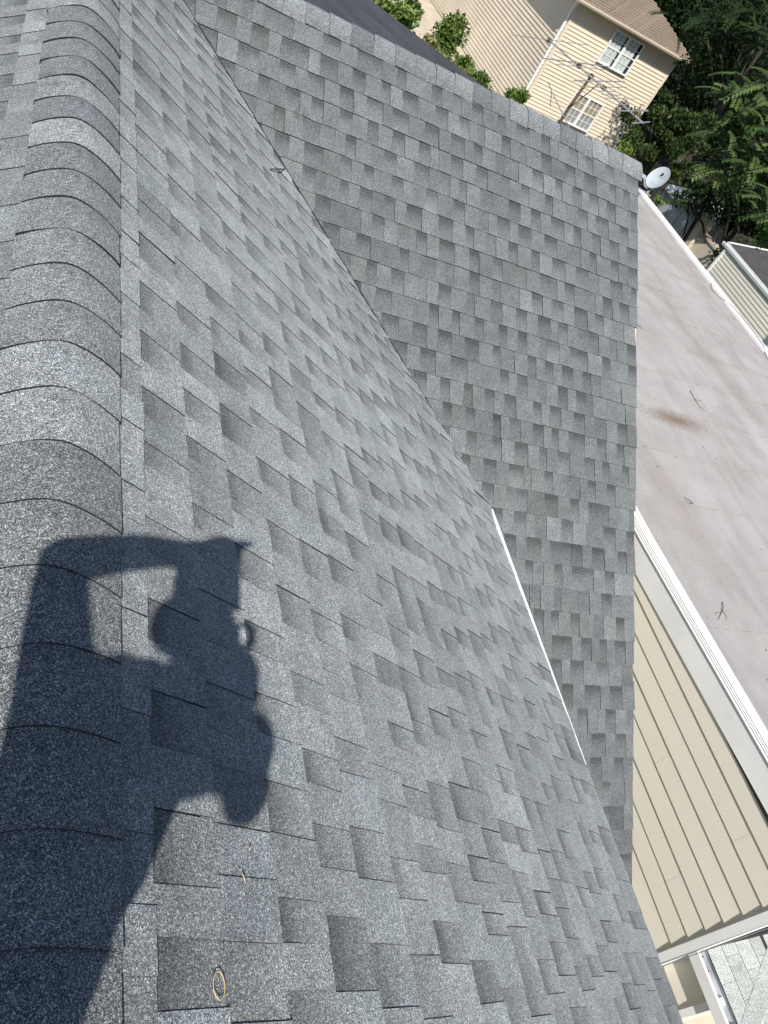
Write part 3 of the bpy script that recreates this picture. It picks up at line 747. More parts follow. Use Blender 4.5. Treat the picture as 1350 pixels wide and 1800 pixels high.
# ================================================================== TAN HOUSE
TX0, TX1, TY0, TY1 = 18.1, 23.6, 32.0, 50.0
TZ = -2.60
TH = empty('tan_house', (TX0, TY0, -7.6), 'two storey tan sided house with brown hip roof and paired white windows', 'house')
def lapwall(p0, p1, z0, z1, n, name, lap=.142, lipd=.036):
    """siding with real lap steps of four inches; n = outward normal"""
    mb = MB(); p0, p1, n = V(p0), V(p1), V(n); k = 0; z = z0
    while z < z1:
        zt = min(z+lap, z1); o0 = n*lipd; o1 = n*.001
        a, b = p0.copy(), p1.copy()
        mb.quad(V((a.x, a.y, z))+o0, V((b.x, b.y, z))+o0, V((b.x, b.y, zt))+o1, V((a.x, a.y, zt))+o1)
        mb.quad(V((a.x, a.y, z))+o1, V((b.x, b.y, z))+o1, V((b.x, b.y, z))+o0, V((a.x, a.y, z))+o0)
        z = zt
    return build(mb, name, M_TAN, TH)
lapwall((TX0, TY0, 0), (TX1, TY0, 0), -7.6, TZ, (0, -1, 0), 'siding')
lapwall((TX0, TY1, 0), (TX0, TY0, 0), -7.6, TZ, (-1, 0, 0), 'siding', .165, .042)
mb = MB(); mb.box((TX0+.002, TY0+.002, -7.6), (TX1, TY1, TZ)); build(mb, 'wall', M_TAN, TH)
for x, y, nm in ((TX0, TY0, 'corner_post'), (TX1, TY0, 'corner_post')):
    mb = MB(); s = 1 if x == TX0 else -1
    mb.box((x-.03*s, y-.03, -7.6), (x+.09*s, y+.09, TZ)); build(mb, nm, M_TAN, TH)
mb = MB(); mb.tube([(TX0-.30, TY0-.35, TZ+.02), (TX0-.12, TY0+.06, TZ-.40), (TX0-.09, TY0+.10, TZ-.6), (TX0-.09, TY0+.10, -7.5)], .05, 8); build(mb, 'downspout', M_TRIM, TH)
# hip roof, eaves overhang half a metre
OV = .52; TP = .45; RXm = (TX0+TX1)/2
ex0, ex1, ey0, ey1 = TX0-OV, TX1+OV, TY0-OV, TY1+OV
hw = (ex1-ex0)/2; rz = TZ+.10+TP*hw
A, B, C_, D = V((ex0, ey0, TZ+.10)), V((ex1, ey0, TZ+.10)), V((ex1, ey1, TZ+.10)), V((ex0, ey1, TZ+.10))
E1, E2 = V((RXm, ey0+hw, rz)), V((RXm, ey1-hw, rz))
rf = MB(); rf.poly([A, B, E1]); rf.poly([B, C_, E2, E1]); rf.poly([C_, D, E2]); rf.poly([D, A, E1, E2])
rf = build(rf, 'roof', M_BROWN, TH)
# shingle courses of the front hip face as thin strips
for k in range(1, 20):
    t0 = k/20; a = A.lerp(E1, t0); b = B.lerp(E1, t0); mbs = MB(); up_ = V((0, -.02, .012)); dn_ = V((0, .0, .0))
    mbs.quad(a+up_, b+up_, b+V((0, .12, .12*TP+.002)), a+V((0, .12, .12*TP+.002))); mbs.quad(a+up_, b+up_, b+V((0, -.02, -.008)), a+V((0, -.02, -.008)))
    build(mbs, 'shingle_course', M_BROWN, rf, origin=a)
mb = MB(); mb.quad(A-Z*.10, B-Z*.10, C_-Z*.10, D-Z*.10); build(mb, 'soffit', M_TAN, TH)
def gutter_run(p, q, n):
    mb = MB(); p, q, n = V(p), V(q), V(n)
    prof = [(0, 0), (.0, -.11), (.08, -.12), (.12, -.05), (.125, .01), (.115, .012), (.11, -.045), (.02, -.09), (.02, 0)]
    for (o0, h0), (o1, h1) in zip(prof, prof[1:]): mb.quad(p+n*o0+Z*h0, q+n*o0+Z*h0, q+n*o1+Z*h1, p+n*o1+Z*h1)
    return build(mb, 'gutter', M_TRIM if False else M_TAN, TH)
gutter_run(A-Z*.005, B-Z*.005, (0, -1, 0)); gutter_run(D-Z*.005, A-Z*.005, (-1, 0, 0))
def window(x0, z1, w, h, style):
    yw = TY0-.075
    WN = empty('window', (x0, yw, z1-h)); setp(WN, TH)
    f = .06
    mb = MB(); mb.box((x0, yw-.05, z1-h), (x0+f, yw, z1)); mb.box((x0+w-f, yw-.05, z1-h), (x0+w, yw, z1)); mb.box((x0+f, yw-.05, z1-f), (x0+w-f, yw, z1)); mb.box((x0+f, yw-.06, z1-h), (x0+w-f, yw, z1-h+f))
    build(mb, 'frame', M_WHITE, WN)
    mb = MB(); mb.box((x0+w/2-.055, yw-.048, z1-h+f), (x0+w/2+.055, yw, z1-f)); build(mb, 'mullion', M_WHITE, WN)
    for s in range(2):
        a = x0+f if s == 0 else x0+w/2+.055; b = x0+w/2-.055 if s == 0 else x0+w-f
        zm = z1-h/2
        mb = MB(); mb.box((a, yw-.03, zm-.022), (b, yw-.002, zm+.022)); build(mb, 'meeting_rail', M_WHITE, WN)
        for (zl, zu) in ((zm+.022, z1-f), (z1-h+f, zm-.022)):
            mb = MB()
            for q in (1, 2): xx = a+(b-a)*q/3; mb.box((xx-.011, yw-.019, zl), (xx+.011, yw-.012, zu))
            zz = (zl+zu)/2; mb.box((a, yw-.0185, zz-.011), (b, yw-.0125, zz+.011))
            build(mb, 'muntin_grid', M_WHITE, WN)
            mb = MB(); mb.quad((a, yw-.010, zl), (b, yw-.010, zl), (b, yw-.010, zu), (a, yw-.010, zu)); build(mb, 'pane', M_GLASS, WN)
        mb = MB(); mb.quad((a, yw+.0105, z1-h), (b, yw+.0105, z1-h), (b, yw+.0105, z1), (a, yw+.0105, z1)); build(mb, 'room', M_ROOM, WN)
        if style == 'curtain':
            mb = MB(); cw = (b-a)*(.86 if s == 0 else .78); n = 22
            for q in range(n):
                u0, u1 = a+cw*q/n, a+cw*(q+1)/n; c0, c1 = .004*math.sin(q*1.9), .004*math.sin((q+1)*1.9)
                mb.quad((u0, yw+c0+.002, z1-h+f), (u1, yw+c1+.002, z1-h+f), (u1+.02*math.sin(q), yw+c1+.002, z1-f), (u0+.02*math.sin(q-1), yw+c0+.002, z1-f))
            build(mb, 'curtain', M_CURT, WN)
        else:
            mb = MB(); mb.quad((a, yw+.002, zm), (b, yw+.002, zm), (b, yw+.002, z1-f-.05), (a, yw+.002, z1-f-.05)); build(mb, 'blind', M_BLIND, WN)
            mb = MB(); mb.quad((a, yw-.004, z1-h+f), (b, yw-.004, z1-h+f), (b, yw-.004, zm-.02), (a, yw-.004, zm-.02)); build(mb, 'insect_screen', M_SCREEN, WN)
window(20.12, -2.81, 1.60, 1.31, 'curtain')
window(20.02, -5.40, 1.60, 1.27, 'blind')

# ================================================================== BUILDING BEYOND THE FLAT ROOF
X3 = 16.7; s3 = (X3+.1035)/13.1035
def z3(z): return 1.1058+(z-1.1058)*s3
Y3 = 12.52*s3
B3 = empty('cream_building', (X3, Y3, -7.6), 'cream sided building with white gutter and dark roof beyond the flat roof', 'building')
for k in range(0, 30):
    zt = z3(-2.815)-.1016*k*1.0
    mb = MB(); y0, y1 = Y3-14, Y3-.06; X3_ = X3; X3 = X3_-.085
    mb.quad((X3+.010, y0, zt), (X3-.004, y0, zt-.1016), (X3-.004, y1, zt-.1016), (X3+.010, y1, zt)); mb.quad((X3-.004, y0, zt-.1016), (X3+.012, y0, zt-.108), (X3+.012, y1, zt-.108), (X3-.004, y1, zt-.1016))
    build(mb, 'siding_panel', M_CREAM, B3, origin=(X3, y1-2, zt)); X3 = X3_
mb = MB(); mb.box((X3-.06, Y3-14, -7.6), (X3+8, Y3-.01, z3(-2.80))); build(mb, 'wall', M_CREAM, B3)
mb = MB(); mb.box((X3-.105, Y3-.06, -7.6), (X3+.05, Y3+.012, z3(-2.80))); build(mb, 'corner_post', M_TRIM, B3)
mb = MB(); gz3 = z3(-2.79)
prof = [(0, -.01), (-.06, -.01), (-.10, .035), (-.11, .10), (-.10, .105), (-.09, .04), (-.055, .0), (-.005, .0)]
for (o0, h0), (o1, h1) in zip(prof, prof[1:]): mb.quad((X3+o0-.03, Y3-14, gz3+h0), (X3+o1-.03, Y3-14, gz3+h1), (X3+o1-.03, Y3+.20, gz3+h1), (X3+o0-.03, Y3+.20, gz3+h0))
mb.quad((X3-.03, Y3+.20, gz3-.01), (X3-.13, Y3+.20, gz3+.03), (X3-.14, Y3+.20, gz3+.10), (X3-.03, Y3+.20, gz3+.10))
build(mb, 'gutter', M_WHITE, B3)
mb = MB(); mb.box((X3-.03, Y3-14, gz3), (X3+.1, Y3+.16, gz3+.14)); build(mb, 'fascia', M_WHITE, B3)
mb = MB(); zr0 = gz3+.15; rs = .16
mb.quad((X3-.02, Y3-14, zr0), (X3+5, Y3-14, zr0+5*rs), (X3+5, Y3+.05, zr0+5*rs), (X3-.02, Y3+.05, zr0)); 
ob = build(mb, 'roof', M_DARKROOF, B3)
mb = MB(); mb.quad((X3-.02, Y3+.05, zr0+.012), (X3+5, Y3+.05, zr0+5*rs+.012), (X3+5, Y3+.14, zr0+5*rs+.012), (X3-.02, Y3+.14, zr0+.012)); mb.quad((X3-.02, Y3+.14, zr0+.012), (X3+5, Y3+.14, zr0+5*rs+.012), (X3+5, Y3+.14, zr0+5*rs-.14), (X3-.02, Y3+.14, zr0-.14)); build(mb, 'rake_trim', M_WHITE, B3)
mb = MB(); c = V((X3+.78, Y3-1.10, zr0+.78*rs)); mb.tube([c-Z*.02, c+Z*.10, c+Z*.13], [.16, .15, .06], 16); build(mb, 'roof_vent', M_DARKHOLE, B3)

# ================================================================== OUTBUILDINGS BELOW THE DISH
SH = empty('garden_shed', (18.8, 20.8, -7.6), 'low pale grey metal shed below the satellite dish', 'shed')
for k in range(5):
    y0, y1 = 19.52+.56*k, 19.52+.56*(k+1)-.02; zt = -4.50-.06*k
    mbs = MB(); mbs.box((18.72, y0, -7.6), (18.76, y1, zt)); mbs.box((18.69, y1-.03, -7.6), (18.72, y1, zt)); build(mbs, 'wall_panel', M_SHEDROOF, SH, origin=(18.7, y0, -5))
    mbs = MB(); mbs.quad((18.60, y0, zt+.02), (21.6, y0, zt+.42), (21.6, y1+.02, zt+.42), (18.60, y1+.02, zt+.02)); mbs.quad((18.60, y0, zt+.02), (18.60, y1+.02, zt+.02), (18.60, y1+.02, zt-.05), (18.60, y0, zt-.05)); build(mbs, 'roof_panel', M_SHEDROOF, SH, origin=(19, y0, zt))
mb = MB(); mb.box((18.78, 19.55, -7.6), (21.5, 22.2, -4.95)); build(mb, 'wall', M_STUCCO, SH)
mb = MB(); mb.box((18.38, 19.07, -7.6), (18.70, 19.50, -4.30)); mb.box((18.35, 19.04, -4.30), (18.73, 19.53, -4.24))
o = build(mb, 'stucco_pillar', M_STUCCO, origin=(18.5, 19.3, -7.6)); tag(o, 'beige stucco pillar under hanging pinnate leaves, beside the shed', 'pillar')
mb = MB(); mb.box((18.55, 16.9, -7.6), (18.80, 19.06, -4.70)); mb.box((18.51, 16.9, -4.70), (18.84, 19.06, -4.63))
o = build(mb, 'garden_wall', M_STUCCO, origin=(18.6, 18, -7.6)); tag(o, 'sunlit beige garden wall between the pillar and the cream building', 'wall')

# ================================================================== VEGETATION
def leaves_mesh(name, quads, tones, mt, parent, origin):
    n = len(quads); v = quads.reshape(-1, 3)-np.array(origin)
    me = bpy.data.meshes.new(name); me.vertices.add(n*4); me.vertices.foreach_set('co', v.astype(np.float32).ravel())
    me.loops.add(n*4); me.loops.foreach_set('vertex_index', np.arange(n*4, dtype=np.int32))
    me.polygons.add(n); me.polygons.foreach_set('loop_start', np.arange(0, n*4, 4, dtype=np.int32)); me.polygons.foreach_set('loop_total', np.full(n, 4, dtype=np.int32))
    me.update(calc_edges=True)
    at = me.color_attributes.new('tone', 'FLOAT_COLOR', 'POINT')
    t = np.repeat(tones, 4); c = np.stack([t, t, t, np.ones_like(t)], 1).astype(np.float32); at.data.foreach_set('color', c.ravel())
    me.materials.append(mt); ob = bpy.data.objects.new(name, me); COL.objects.link(ob); ob.location = origin
    if parent is not None: setp(ob, parent)
    return ob
def unit(a): return a/np.maximum(np.linalg.norm(a, axis=-1, keepdims=True), 1e-9)
def leaf_quads(P, size, rs, up=0.5, aspect=0.55):
    n = len(P); d = unit(rs.normal(size=(n, 3))+np.array([0, 0, -.25])); nn = unit(rs.normal(size=(n, 3))+np.array([0, 0, up*2]))
    w = unit(np.cross(d, nn)); L = (size*rs.uniform(.65, 1.3, n))[:, None]
    a = P; b = P+d*L*.5+w*L*aspect*.5; c = P+d*L; e = P+d*L*.5-w*L*aspect*.5
    return np.stack([a, b, c, e], 1)
def clump_points(centers, radii, per, rs, squash=.75):
    out = []; tn = []
    for c, r in zip(centers, radii):
        n = per; u = unit(rs.normal(size=(n, 3))); k = rs.uniform(.35, 1.0, n)[:, None]**.6
        p = np.array(c)+u*k*r*np.array([1, 1, squash]); out.append(p); tn.append(np.clip(rs.uniform(.15, .85)+rs.normal(0, .18, n), 0, 1))
    return np.concatenate(out), np.concatenate(tn)
def limbs(parent, base, top, targets, rs, r0=.16, name='trunk'):
    mb = MB(); base, top = V(base), V(top); mid = base.lerp(top, .55)+V((rs.uniform(-.3, .3), rs.uniform(-.3, .3), 0))
    mb.tube([base, mid, top], [r0, r0*.75, r0*.4], 9)
    for t in targets:
        t = V(t); s = base.lerp(top, rs.uniform(.5, .95)); m_ = s.lerp(t, .5)+V((0, 0, rs.uniform(.05, .4)))
        mb.tube([s, m_, t], [r0*.35, r0*.22, .012], 6)
    return build(mb, name, M_BARK, parent)
def broad_tree(name, base, center, rad, nclump, per, leaf, label, mt=M_LEAF, seed=0, group='trees beyond the roofs', squash=.7, inner=.45):
    rs = np.random.RandomState(seed)
    T = empty(name, base, label, 'tree', group)
    u = unit(rs.normal(size=(nclump, 3))); k = rs.uniform(inner, 1, nclump)[:, None]
    cs = np.array(center)+u*k*np.array(rad); rr_ = rs.uniform(.35, .75, nclump)*max(.5, min(rad)*.42)
    P, tn = clump_points(cs, rr_, per, rs, squash)
    leaves_mesh('crown', leaf_quads(P, leaf, rs), tn, mt, T, base)
    limbs(T, base, (center[0], center[1], center[2]+rad[2]*.3), [tuple(c) for c in cs[:14]], rs)
    return T
def frond_tree(name, base, clusters, label, top=None, per=9, flen=.62, seed=0, mt=M_FROND, group='trees beyond the roofs', trunk=True, tonebase=.5):
    rs = np.random.RandomState(seed); T = empty(name, base, label, 'tree', group)
    Q = []; TN = []
    stems = MB()
    for (c, r, nf) in clusters:
        c = np.array(c)
        for f in range(nf):
            o = c+rs.normal(0, r*.45, 3)*np.array([1, 1, .7]); az = rs.uniform(0, 2*np.pi); el = rs.uniform(-.15, .55)
            d = np.array([np.cos(az)*np.cos(el), np.sin(az)*np.cos(el), np.sin(el)]); L = flen*rs.uniform(.7, 1.25)
            side = unit(np.cross(d, [0, 0, 1])); npair = 14; tone = np.clip(tonebase+rs.normal(0, .22), 0, 1)
            droop = rs.uniform(.25, .7); pts = []
            for k in range(npair+1):
                t = k/npair; pts.append(o+d*L*t+np.array([0, 0, -1])*droop*L*t*t)
            for k in range(1, npair+1):
                p = pts[k]; tang = unit(pts[k]-pts[k-1]); ll = .125*L/.62*(1-.45*abs(k/npair-.45))
                for sg in (-1, 1):
                    ld = unit(side*sg+tang*.45+np.array([0, 0, -.28])+rs.normal(0, .07, 3)); wv = unit(tang*.9-ld*.3)*ll*.25
                    nrm = np.array([0, 0, -.012])
                    Q.append([p, p+ld*ll*.42+wv, p+ld*ll+nrm, p+ld*ll*.42-wv]); TN.append(np.clip(tone+rs.normal(0, .07), 0, 1))
            if f % 2 == 0: stems.tube([tuple(q) for q in pts[::4]], .004, 4, cap=False)
    leaves_mesh('crown', np.array(Q), np.array(TN), mt, T, base)
    o = build(stems, 'leaf_stems', M_BARK, T); o['kind'] = 'stuff'
    if trunk: limbs(T, base, top or tuple(np.mean([c for c, _, _ in clusters], axis=0)), [c for c, _, _ in clusters][:12], rs, .11)
    return T
# nearest tree of heaven leaning in from the right
cl = [(c_, r_, int(n_*2.6)) for c_, r_, n_ in [((12.15, 14.0, -.50), .55, 12), ((12.25, 13.3, -.55), .55, 14), ((12.7, 13.6, .0), .6, 12), ((12.15, 13.2, -1.15), .45, 13), ((12.6, 12.75, -1.25), .5, 14), ((12.75, 12.2, -1.45), .5, 14), ((12.4, 13.4, -1.75), .35, 7), ((13.0, 12.6, -.7), .6, 14), ((13.4, 13.2, -.3), .6, 14), ((13.3, 12.2, -1.0), .6, 14), ((13.2, 11.6, -1.5), .5, 12), ((13.6, 12.6, -1.7), .5, 10)]]
frond_tree('tree_of_heaven', (14.9, 8.9, -7.6), cl, 'pinnate leaved tree reaching in at the right above the cream building', top=(14.8, 9.4, 0.4), seed=4, tonebase=.34)
frond_tree('tree_of_heaven', (18.95, 19.3, -7.6), [((18.15, 20.1, -4.22), .34, 10), ((18.2, 19.75, -4.1), .36, 12), ((18.3, 19.3, -3.85), .34, 12), ((18.5, 19.0, -3.9), .3, 8)], 'small clump of pinnate leaves hanging over the shed and stucco pillar', seed=8, flen=.6, tonebase=.4)
cl = [((16.8, 21.2, .4), .9, 12), ((16.9, 22.3, -.6), .9, 12), ((17.2, 20.2, 0), .9, 12), ((17.6, 24.3, -.4), 1.0, 12), ((18.6, 22.0, .3), 1.0, 14), ((18.0, 20.0, -.6), .8, 10), ((19.0, 23.5, .8), 1.1, 14), ((19.5, 20.5, .6), 1.0, 12), ((18.3, 18.8, .3), .8, 10)]
cl = [(c_, r_, n_*2) for c_, r_, n_ in cl]
frond_tree('tree_of_heaven', (18.4, 22.0, -7.6), cl, 'taller dark pinnate leaved tree at the top right corner', seed=12, flen=.75, tonebase=.4, mt=M_FRONDDARK)
broad_tree('broadleaf_tree', (16.6, 20.8, -7.6), (16.5, 20.6, -3.1), (1.5, 1.4, 1.15), 52, 190, .11, 'bushy bright leaved tree between the tan house and the satellite dish', seed=21, inner=.2)
broad_tree('broadleaf_tree', (19.0, 18.6, -7.6), (18.9, 18.5, -3.4), (2.1, 2.0, 1.6), 60, 170, .13, 'dark bushy tree behind the cream building roof', mt=M_WOOD, seed=22, inner=.2)
broad_tree('broadleaf_tree', (22.5, 26.0, -7.6), (22.3, 26.0, -2.0), (3.0, 3.0, 3.4), 90, 200, .16, 'large dark tree right of the tan house wall', mt=M_WOOD, seed=23, inner=.2)
broad_tree('broadleaf_tree', (27.0, 23.0, -7.6), (27.0, 23.5, -2.2), (4.0, 4.0, 4.0), 90, 200, .18, 'large dark tree filling the right edge behind the pinnate leaves', mt=M_WOOD, seed=24, inner=.2)
broad_tree('broadleaf_tree', (27.0, 34.0, -7.6), (27.2, 33.5, -1.0), (3.2, 3.6, 5.0), 90, 200, .18, 'tall dark tree at the hip corner of the tan house roof', mt=M_WOOD, seed=25, inner=.2)
broad_tree('broadleaf_tree', (30.0, 42.0, -7.6), (31.0, 42.0, 0.0), (5.0, 5.0, 6.5), 90, 200, .24, 'tall dark tree rising behind the tan house roof', mt=M_WOOD, seed=26, inner=.2)
# far wood: a mass nobody could count
rs = np.random.RandomState(77)
cs = np.stack([rs.uniform(26, 95, 420), rs.uniform(20, 90, 420), rs.uniform(-7, 7.5, 420)], 1)
dd = cs[:, 0]*.66+cs[:, 1]*.75
cs = cs[(dd > 46) & (cs[:, 0] > 24)]
P, tn = clump_points(cs, rs.uniform(1.6, 3.2, len(cs)), 170, rs, .9)
o = leaves_mesh('far_wood', leaf_quads(P, .5, rs), tn, M_WOOD, None, (45, 45, -7.6)); tag(o, 'dark mass of woodland closing the view at top right', 'woodland', kind='stuff')
# shrubs and climbers between the black roof and the tan house
def shrub(base, center, rad, n, leaf, label, mt=M_VINE, seed=1, group='climbers and shrubs by the tan house', per=120):
    rs = np.random.RandomState(seed); T = empty('shrub', base, label, 'shrub', group)
    u = unit(rs.normal(size=(n, 3))); cs = np.array(center)+u*rs.uniform(.1, 1, n)[:, None]*np.array(rad)
    P, tn = clump_points(cs, rs.uniform(.2, .38, n)*max(rad)*.9, per, rs, .9)
    leaves_mesh('foliage', leaf_quads(P, leaf, rs), tn, mt, T, base)
    mb = MB()
    for c in cs[:10]: mb.tube([base, tuple((np.array(base)+c)/2+rs.normal(0, .08, 3)), tuple(c)], [.03, .02, .008], 5)
    build(mb, 'stem', M_BARK, T); return T
shrub((14.7, 34.4, -7.6), (14.6, 34.0, -6.25), (.5, .6, 1.4), 40, .17, 'tall ivy covered stump in front of the long tan wall', seed=2)
shrub((15.4, 33.0, -7.6), (15.35, 32.7, -6.75), (.55, .7, .75), 26, .17, 'middle climber between the ivy stump and the black roof', seed=3)
shrub((15.6, 31.6, -7.6), (15.5, 31.4, -6.85), (.8, .8, .65), 30, .17, 'low climber at the foot of the long tan wall beside the black roof', seed=13)
shrub((9.9, 26.2, -7.6), (9.3, 25.9, -4.6), (.75, .75, .95), 28, .15, 'leafy shrub beside the black roof at the top edge', seed=4)
shrub((12.6, 29.2, -7.6), (12.55, 28.9, -5.85), (.5, .6, .5), 16, .13, 'thin trailing vine just left of the ivy stump along the black roof edge', seed=15, per=70)
shrub((13.7, 30.6, -7.6), (13.75, 30.2, -6.45), (.5, .6, .45), 16, .13, 'thin trailing vine below the ivy stump along the black roof edge', seed=16, per=70)
shrub((11.2, 27.4, -7.6), (11.0, 27.0, -5.35), (.6, .7, .6), 14, .15, 'sparse yellowish bush between the leafy shrub and the ivy stump', seed=14, per=60, mt=M_GRASSBLADE)
shrub((16.2, 29.6, -7.6), (16.1, 29.2, -6.1), (.45, .5, .8), 12, .14, 'climber clinging to the corner of the tan house', seed=6)
shrub((10.5, 13.9, -7.6), (10.42, 13.75, -2.5), (.28, .3, .45), 14, .075, 'yellow green sapling just left of the satellite dish', seed=7, per=40)
shrub((11.9, 16.0, -7.6), (11.9, 15.8, -2.95), (.4, .4, .35), 12, .09, 'small pale shrub behind the end of the gable ridge', seed=9, per=50)
shrub((11.05, 13.0, -7.6), (10.98, 12.85, -2.55), (.10, .12, .10), 6, .06, 'little weed growing at the foot of the satellite dish', seed=10, per=20)
# dry grass along the yard edge
rs = np.random.RandomState(5); n = 900
bp_ = np.stack([rs.uniform(11.2, 15.6, n), rs.uniform(26, 33, n), np.full(n, -7.58)], 1); hh = rs.uniform(.5, 1.5, n)[:, None]
top = bp_+np.concatenate([rs.normal(0, .22, (n, 2)), np.ones((n, 1))], 1)*hh; wv = np.stack([rs.normal(0, .03, n), rs.normal(0, .03, n), np.zeros(n)], 1)
o = leaves_mesh('dry_grass', np.stack([bp_-wv, bp_+wv, top+wv*.2, top-wv*.2], 1), rs.uniform(0, 1, n), M_GRASSBLADE, None, (13, 30, -7.6)); tag(o, 'tall dry grass along the yard beyond the black roof', 'grass', kind='stuff')
# pale blue house in the far gap
BL = empty('blue_house', (9.0, 46, -7.6), 'sliver of a pale blue sided house beyond the black roof', 'house')
mb = MB()
for k in range(24): mb.quad((9.0, 46-.02, -7.6+.2*k), (14.5, 46-.02, -7.6+.2*k), (14.5, 46, -7.4+.2*k), (9.0, 46, -7.4+.2*k))
build(mb, 'siding', M_BLUESIDE, BL)
mb = MB(); mb.box((9.02, 46.01, -7.6), (14.48, 52, -2.9)); build(mb, 'wall', M_BLUESIDE, BL)
mb = MB(); mb.quad((8.7, 45.6, -2.9), (14.8, 45.6, -2.9), (14.8, 49, -1.2), (8.7, 49, -1.2)); mb.quad((8.7, 52.4, -2.9), (14.8, 52.4, -2.9), (14.8, 49, -1.2), (8.7, 49, -1.2)); build(mb, 'roof', M_DARKROOF, BL)

# ================================================================== THE PHOTOGRAPHER (behind the camera; casts the shadow on the roof)
sv = SUN_DIR
UPV = (Z-sv*sv.z).normalized(); RTV = (-sv).cross(UPV).normalized()
def S(a, b, t): return CAM+RTV*a+UPV*b+sv*t
def make_person():
    PR = empty('person', (-.45, -.6, -.27), 'crouching person holding up a phone, shown by the blue shadow on the shingles', 'person')
    bm_v, bm_e, rad = [], [], []
    def vtx(p, r): bm_v.append(tuple(p)); rad.append(r); return len(bm_v)-1
    def chain(start, pts):
        k = start
        for p, r in pts:
            j = vtx(p, r); bm_e.append((k, j)); k = j
        return k
    pelvis = vtx((-.46, -.62, .47), .135)
    waist = chain(pelvis, [((-.42, -.56, .62), .125)])
    chest = chain(waist, [(S(-.03, -.55, .22), .135)])
    upper = chain(chest, [(S(-.02, -.455, .20), .10)])
    neck = chain(upper, [(S(.045, -.395, .22), .058)])
    head = chain(neck, [(S(.075, -.30, .27), .100), (S(.085, -.255, .285), .095)])
    # left arm, raised and bent
    ls = chain(upper, [(S(-.10, -.335, .20), .078)])
    el = chain(ls, [(S(-.160, -.275, .19), .052), (S(-.226, -.178, .16), .040), (S(-.242, -.140, .13), .041)])
    wr = chain(el, [(S(-.165, -.085, .09), .036), (S(-.09, -.05, .06), .027), (S(-.045, -.025, .05), .030)])
    # right arm hidden behind the head
    rs_ = chain(upper, [(S(.055, -.475, .20), .055)])
    re = chain(rs_, [(S(.065, -.46, .10), .045), (S(.07, -.40, .06), .040)])
    rwst = chain(re, [(S(.06, -.27, .06), .030), (S(.06, -.21, .055), .028), (S(.065, -.165, .05), .030)])
    # legs, crouching on the far side of the ridge
    lh = chain(pelvis, [((-.56, -.58, .42), .10)])
    chain(lh, [((-.70, -.32, .28), .075), ((-.76, -.17, .17), .062), ((-.75, -.34, -.12), .055), ((-.74, -.48, -.36), .045), ((-.76, -.36, -.41), .042), ((-.78, -.26, -.42), .035)])
    rh = chain(pelvis, [((-.38, -.62, .40), .10)])
    chain(rh, [((-.32, -.34, .30), .075), ((-.31, -.17, .24), .062), ((-.34, -.40, .03), .055), ((-.36, -.56, -.12), .045), ((-.35, -.45, -.155), .042), ((-.35, -.34, -.16), .035)])
    verts, faces = [], []
    # head shape and fingers are added as closed lumps, then all is fused by a voxel remesh
    def lump(c, axes, n=14):
        i = len(verts); c = V(c); ax = [V(a) for a in axes]
        for a in range(n+1):
            th = math.pi*a/n
            for b in range(2*n):
                ph = math.pi*b/n; verts.append(tuple(c+ax[0]*(math.sin(th)*math.cos(ph))+ax[1]*(math.sin(th)*math.sin(ph))+ax[2]*math.cos(th)))
        for a in range(n):
            for b in range(2*n):
                q = i+a*2*n; faces.append((q+b, q+(b+1) % (2*n), q+2*n+(b+1) % (2*n), q+2*n+b))
    def tube(pts, r):
        mb = MB(); mb.tube(pts, r, 14); i = len(verts); verts.extend(mb.v); faces.extend([tuple(i+k for k in f) for f in mb.f])
    for a, b in bm_e: tube([bm_v[a], bm_v[b]], [rad[a], rad[b]])
    for p, r in zip(bm_v, rad): lump(p, ((r, 0, 0), (0, r, 0), (0, 0, r)), 8)
    hd = (RTV*.72-UPV*.69).normalized()                    # from crown towards the chin in the sun's view
    hs = sv.cross(hd).normalized(); hc = S(.085, -.292, .28)
    lump(hc, (hs*.098, sv*.085, hd*.118))
    lump(S(.190, -.330, .27), (hs*.064, sv*.07, hd*.066)); lump(S(.222, -.378, .265), (hs*.044, sv*.045, hd*.047))      # jaw and chin
    lump(hc+hd*.02-sv*.10+hs*.0, (hs*.014, sv*.028, hd*.03))                                        # nose, towards the roof
    for s_ in (-1, 1): lump(hc+hs*.098*s_+hd*.01, (hs*.012, sv*.02, hd*.03)); lump(hc+hs*.034*s_-sv*.075-hd*.005, (hs*.015, sv*.014, hd*.01))
    lump(hc+hd*.075-sv*.078, (hs*.026, sv*.012, hd*.009))
    # left hand: palm and fingers along the phone's upper edge
    lump(S(-.03, -.015, .05), (RTV*.045+UPV*.02, UPV*.036-RTV*.014, sv*.016))
    for k, (a0, b0, a1, b1) in enumerate([(-.02, .012, .028, .034), (-.018, -.004, .012, .012), (-.02, -.02, .006, -.004), (-.026, -.035, -.004, -.03)]):
        tube([S(a0, b0, .045), S((a0+a1)/2, (b0+b1)/2+.004, .028), S(a1, b1, .022)], [.0085, .0082, .0065])
    tube([S(-.06, -.05, .05), S(-.035, -.07, .04), S(-.012, -.075, .032)], [.011, .010, .008])
    # lumps by hand, head and shoulder, added to fill out the cast shadow
    lump(S(-.035, -.278, .22), (RTV*.050, UPV*.046, sv*.05)); lump(S(-.075, -.285, .24), (RTV*.058, UPV*.050, sv*.05)); lump(S(-.035, -.085, .055), (RTV*.052, UPV*.058, sv*.022)); lump(S(-.012, -.165, .07), (RTV*.070, UPV*.062, sv*.028))
    # right hand under the phone, fingertips spread
    lump(S(.036, -.170, .05), (RTV*.034, UPV*.044, sv*.016))
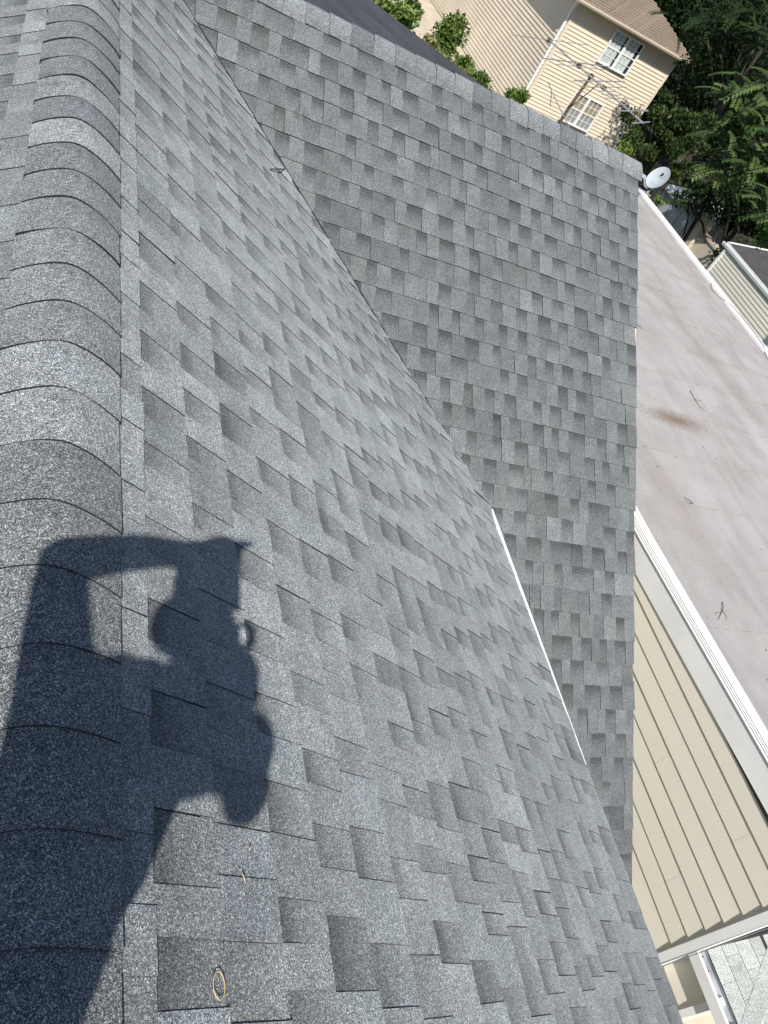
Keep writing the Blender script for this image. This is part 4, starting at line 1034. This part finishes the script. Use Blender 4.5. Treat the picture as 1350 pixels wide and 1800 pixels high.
    tube([S(.052, -.196, .05), S(.092, -.192, .048), S(.114, -.176, .044), S(.120, -.152, .040), S(.106, -.133, .034), S(.082, -.128, .03)], [.011, .0105, .010, .0095, .009, .008])
    tube([S(.05, -.175, .05), S(.060, -.150, .045), S(.064, -.126, .034)], [.010, .0095, .0075])
    tube([S(.042, -.15, .05), S(.050, -.125, .042), S(.050, -.108, .032)], [.0095, .009, .007])
    tube([S(.026, -.145, .05), S(.030, -.12, .042), S(.034, -.104, .032)], [.009, .0085, .0065])
    tube([S(.045, -.18, .05), S(.025, -.165, .045), S(.018, -.14, .034)], [.011, .010, .008])
    for bx in ((-.765, -.36, -.425), (-.355, -.45, -.17)): lump(bx, ((.048, 0, .02), (0, .13, 0), (-.01, 0, .045)))
    m2 = bpy.data.meshes.new('body'); m2.from_pydata(verts, [], faces)
    ob = bpy.data.objects.new('body', m2); COL.objects.link(ob)
    rm_ = ob.modifiers.new('remesh', 'REMESH'); rm_.mode = 'VOXEL'; rm_.voxel_size = .007; rm_.use_smooth_shade = True
    dg = bpy.context.evaluated_depsgraph_get(); m3 = bpy.data.meshes.new_from_object(ob.evaluated_get(dg)); bpy.data.objects.remove(ob)
    ob = bpy.data.objects.new('body', m3); COL.objects.link(ob)
    m3.materials.clear()
    for mt in (M_SKIN, M_SHIRT, M_TROUS, M_HAIR, M_BOOT): m3.materials.append(mt)
    nk = S(.03, -.42, .21); idx = []
    for p in m3.polygons:
        c = V(p.center); a, b, t = (c-CAM).dot(RTV), (c-CAM).dot(UPV), (c-CAM).dot(sv)
        if (c-V((-.765, -.36, -.41))).length < .17 or (c-V((-.355, -.45, -.15))).length < .17: k = 4
        elif c.z < .50 and (c-V(S(.05, -.4, .06))).length > .12 and b < -.45: k = 2
        elif b < -.405 or (a < -.10 and b < -.11): k = 1
        elif (c-hc).dot(hd) < .02 and (c-hc).length < .17 and (c-hc).dot(sv) > -.045: k = 3
        else: k = 0
        idx.append(k)
    m3.polygons.foreach_set('material_index', idx); m3.polygons.foreach_set('use_smooth', [True]*len(m3.polygons))
    ob.location = (0, 0, 0); pw = WORLDPOS(PR); ob.parent = PR; ob.location = -pw
    return PR
make_person()
mb = MB(); pc = CAM-RIGHT*.024+DOWN*.055-FWD*.014
mb.obox(pc, RIGHT*.036, DOWN*.0735, FWD*.004)
PH = build(mb, 'phone', M_PHONE, origin=pc); tag(PH, 'dark phone held up in both hands by the crouching person', 'phone')
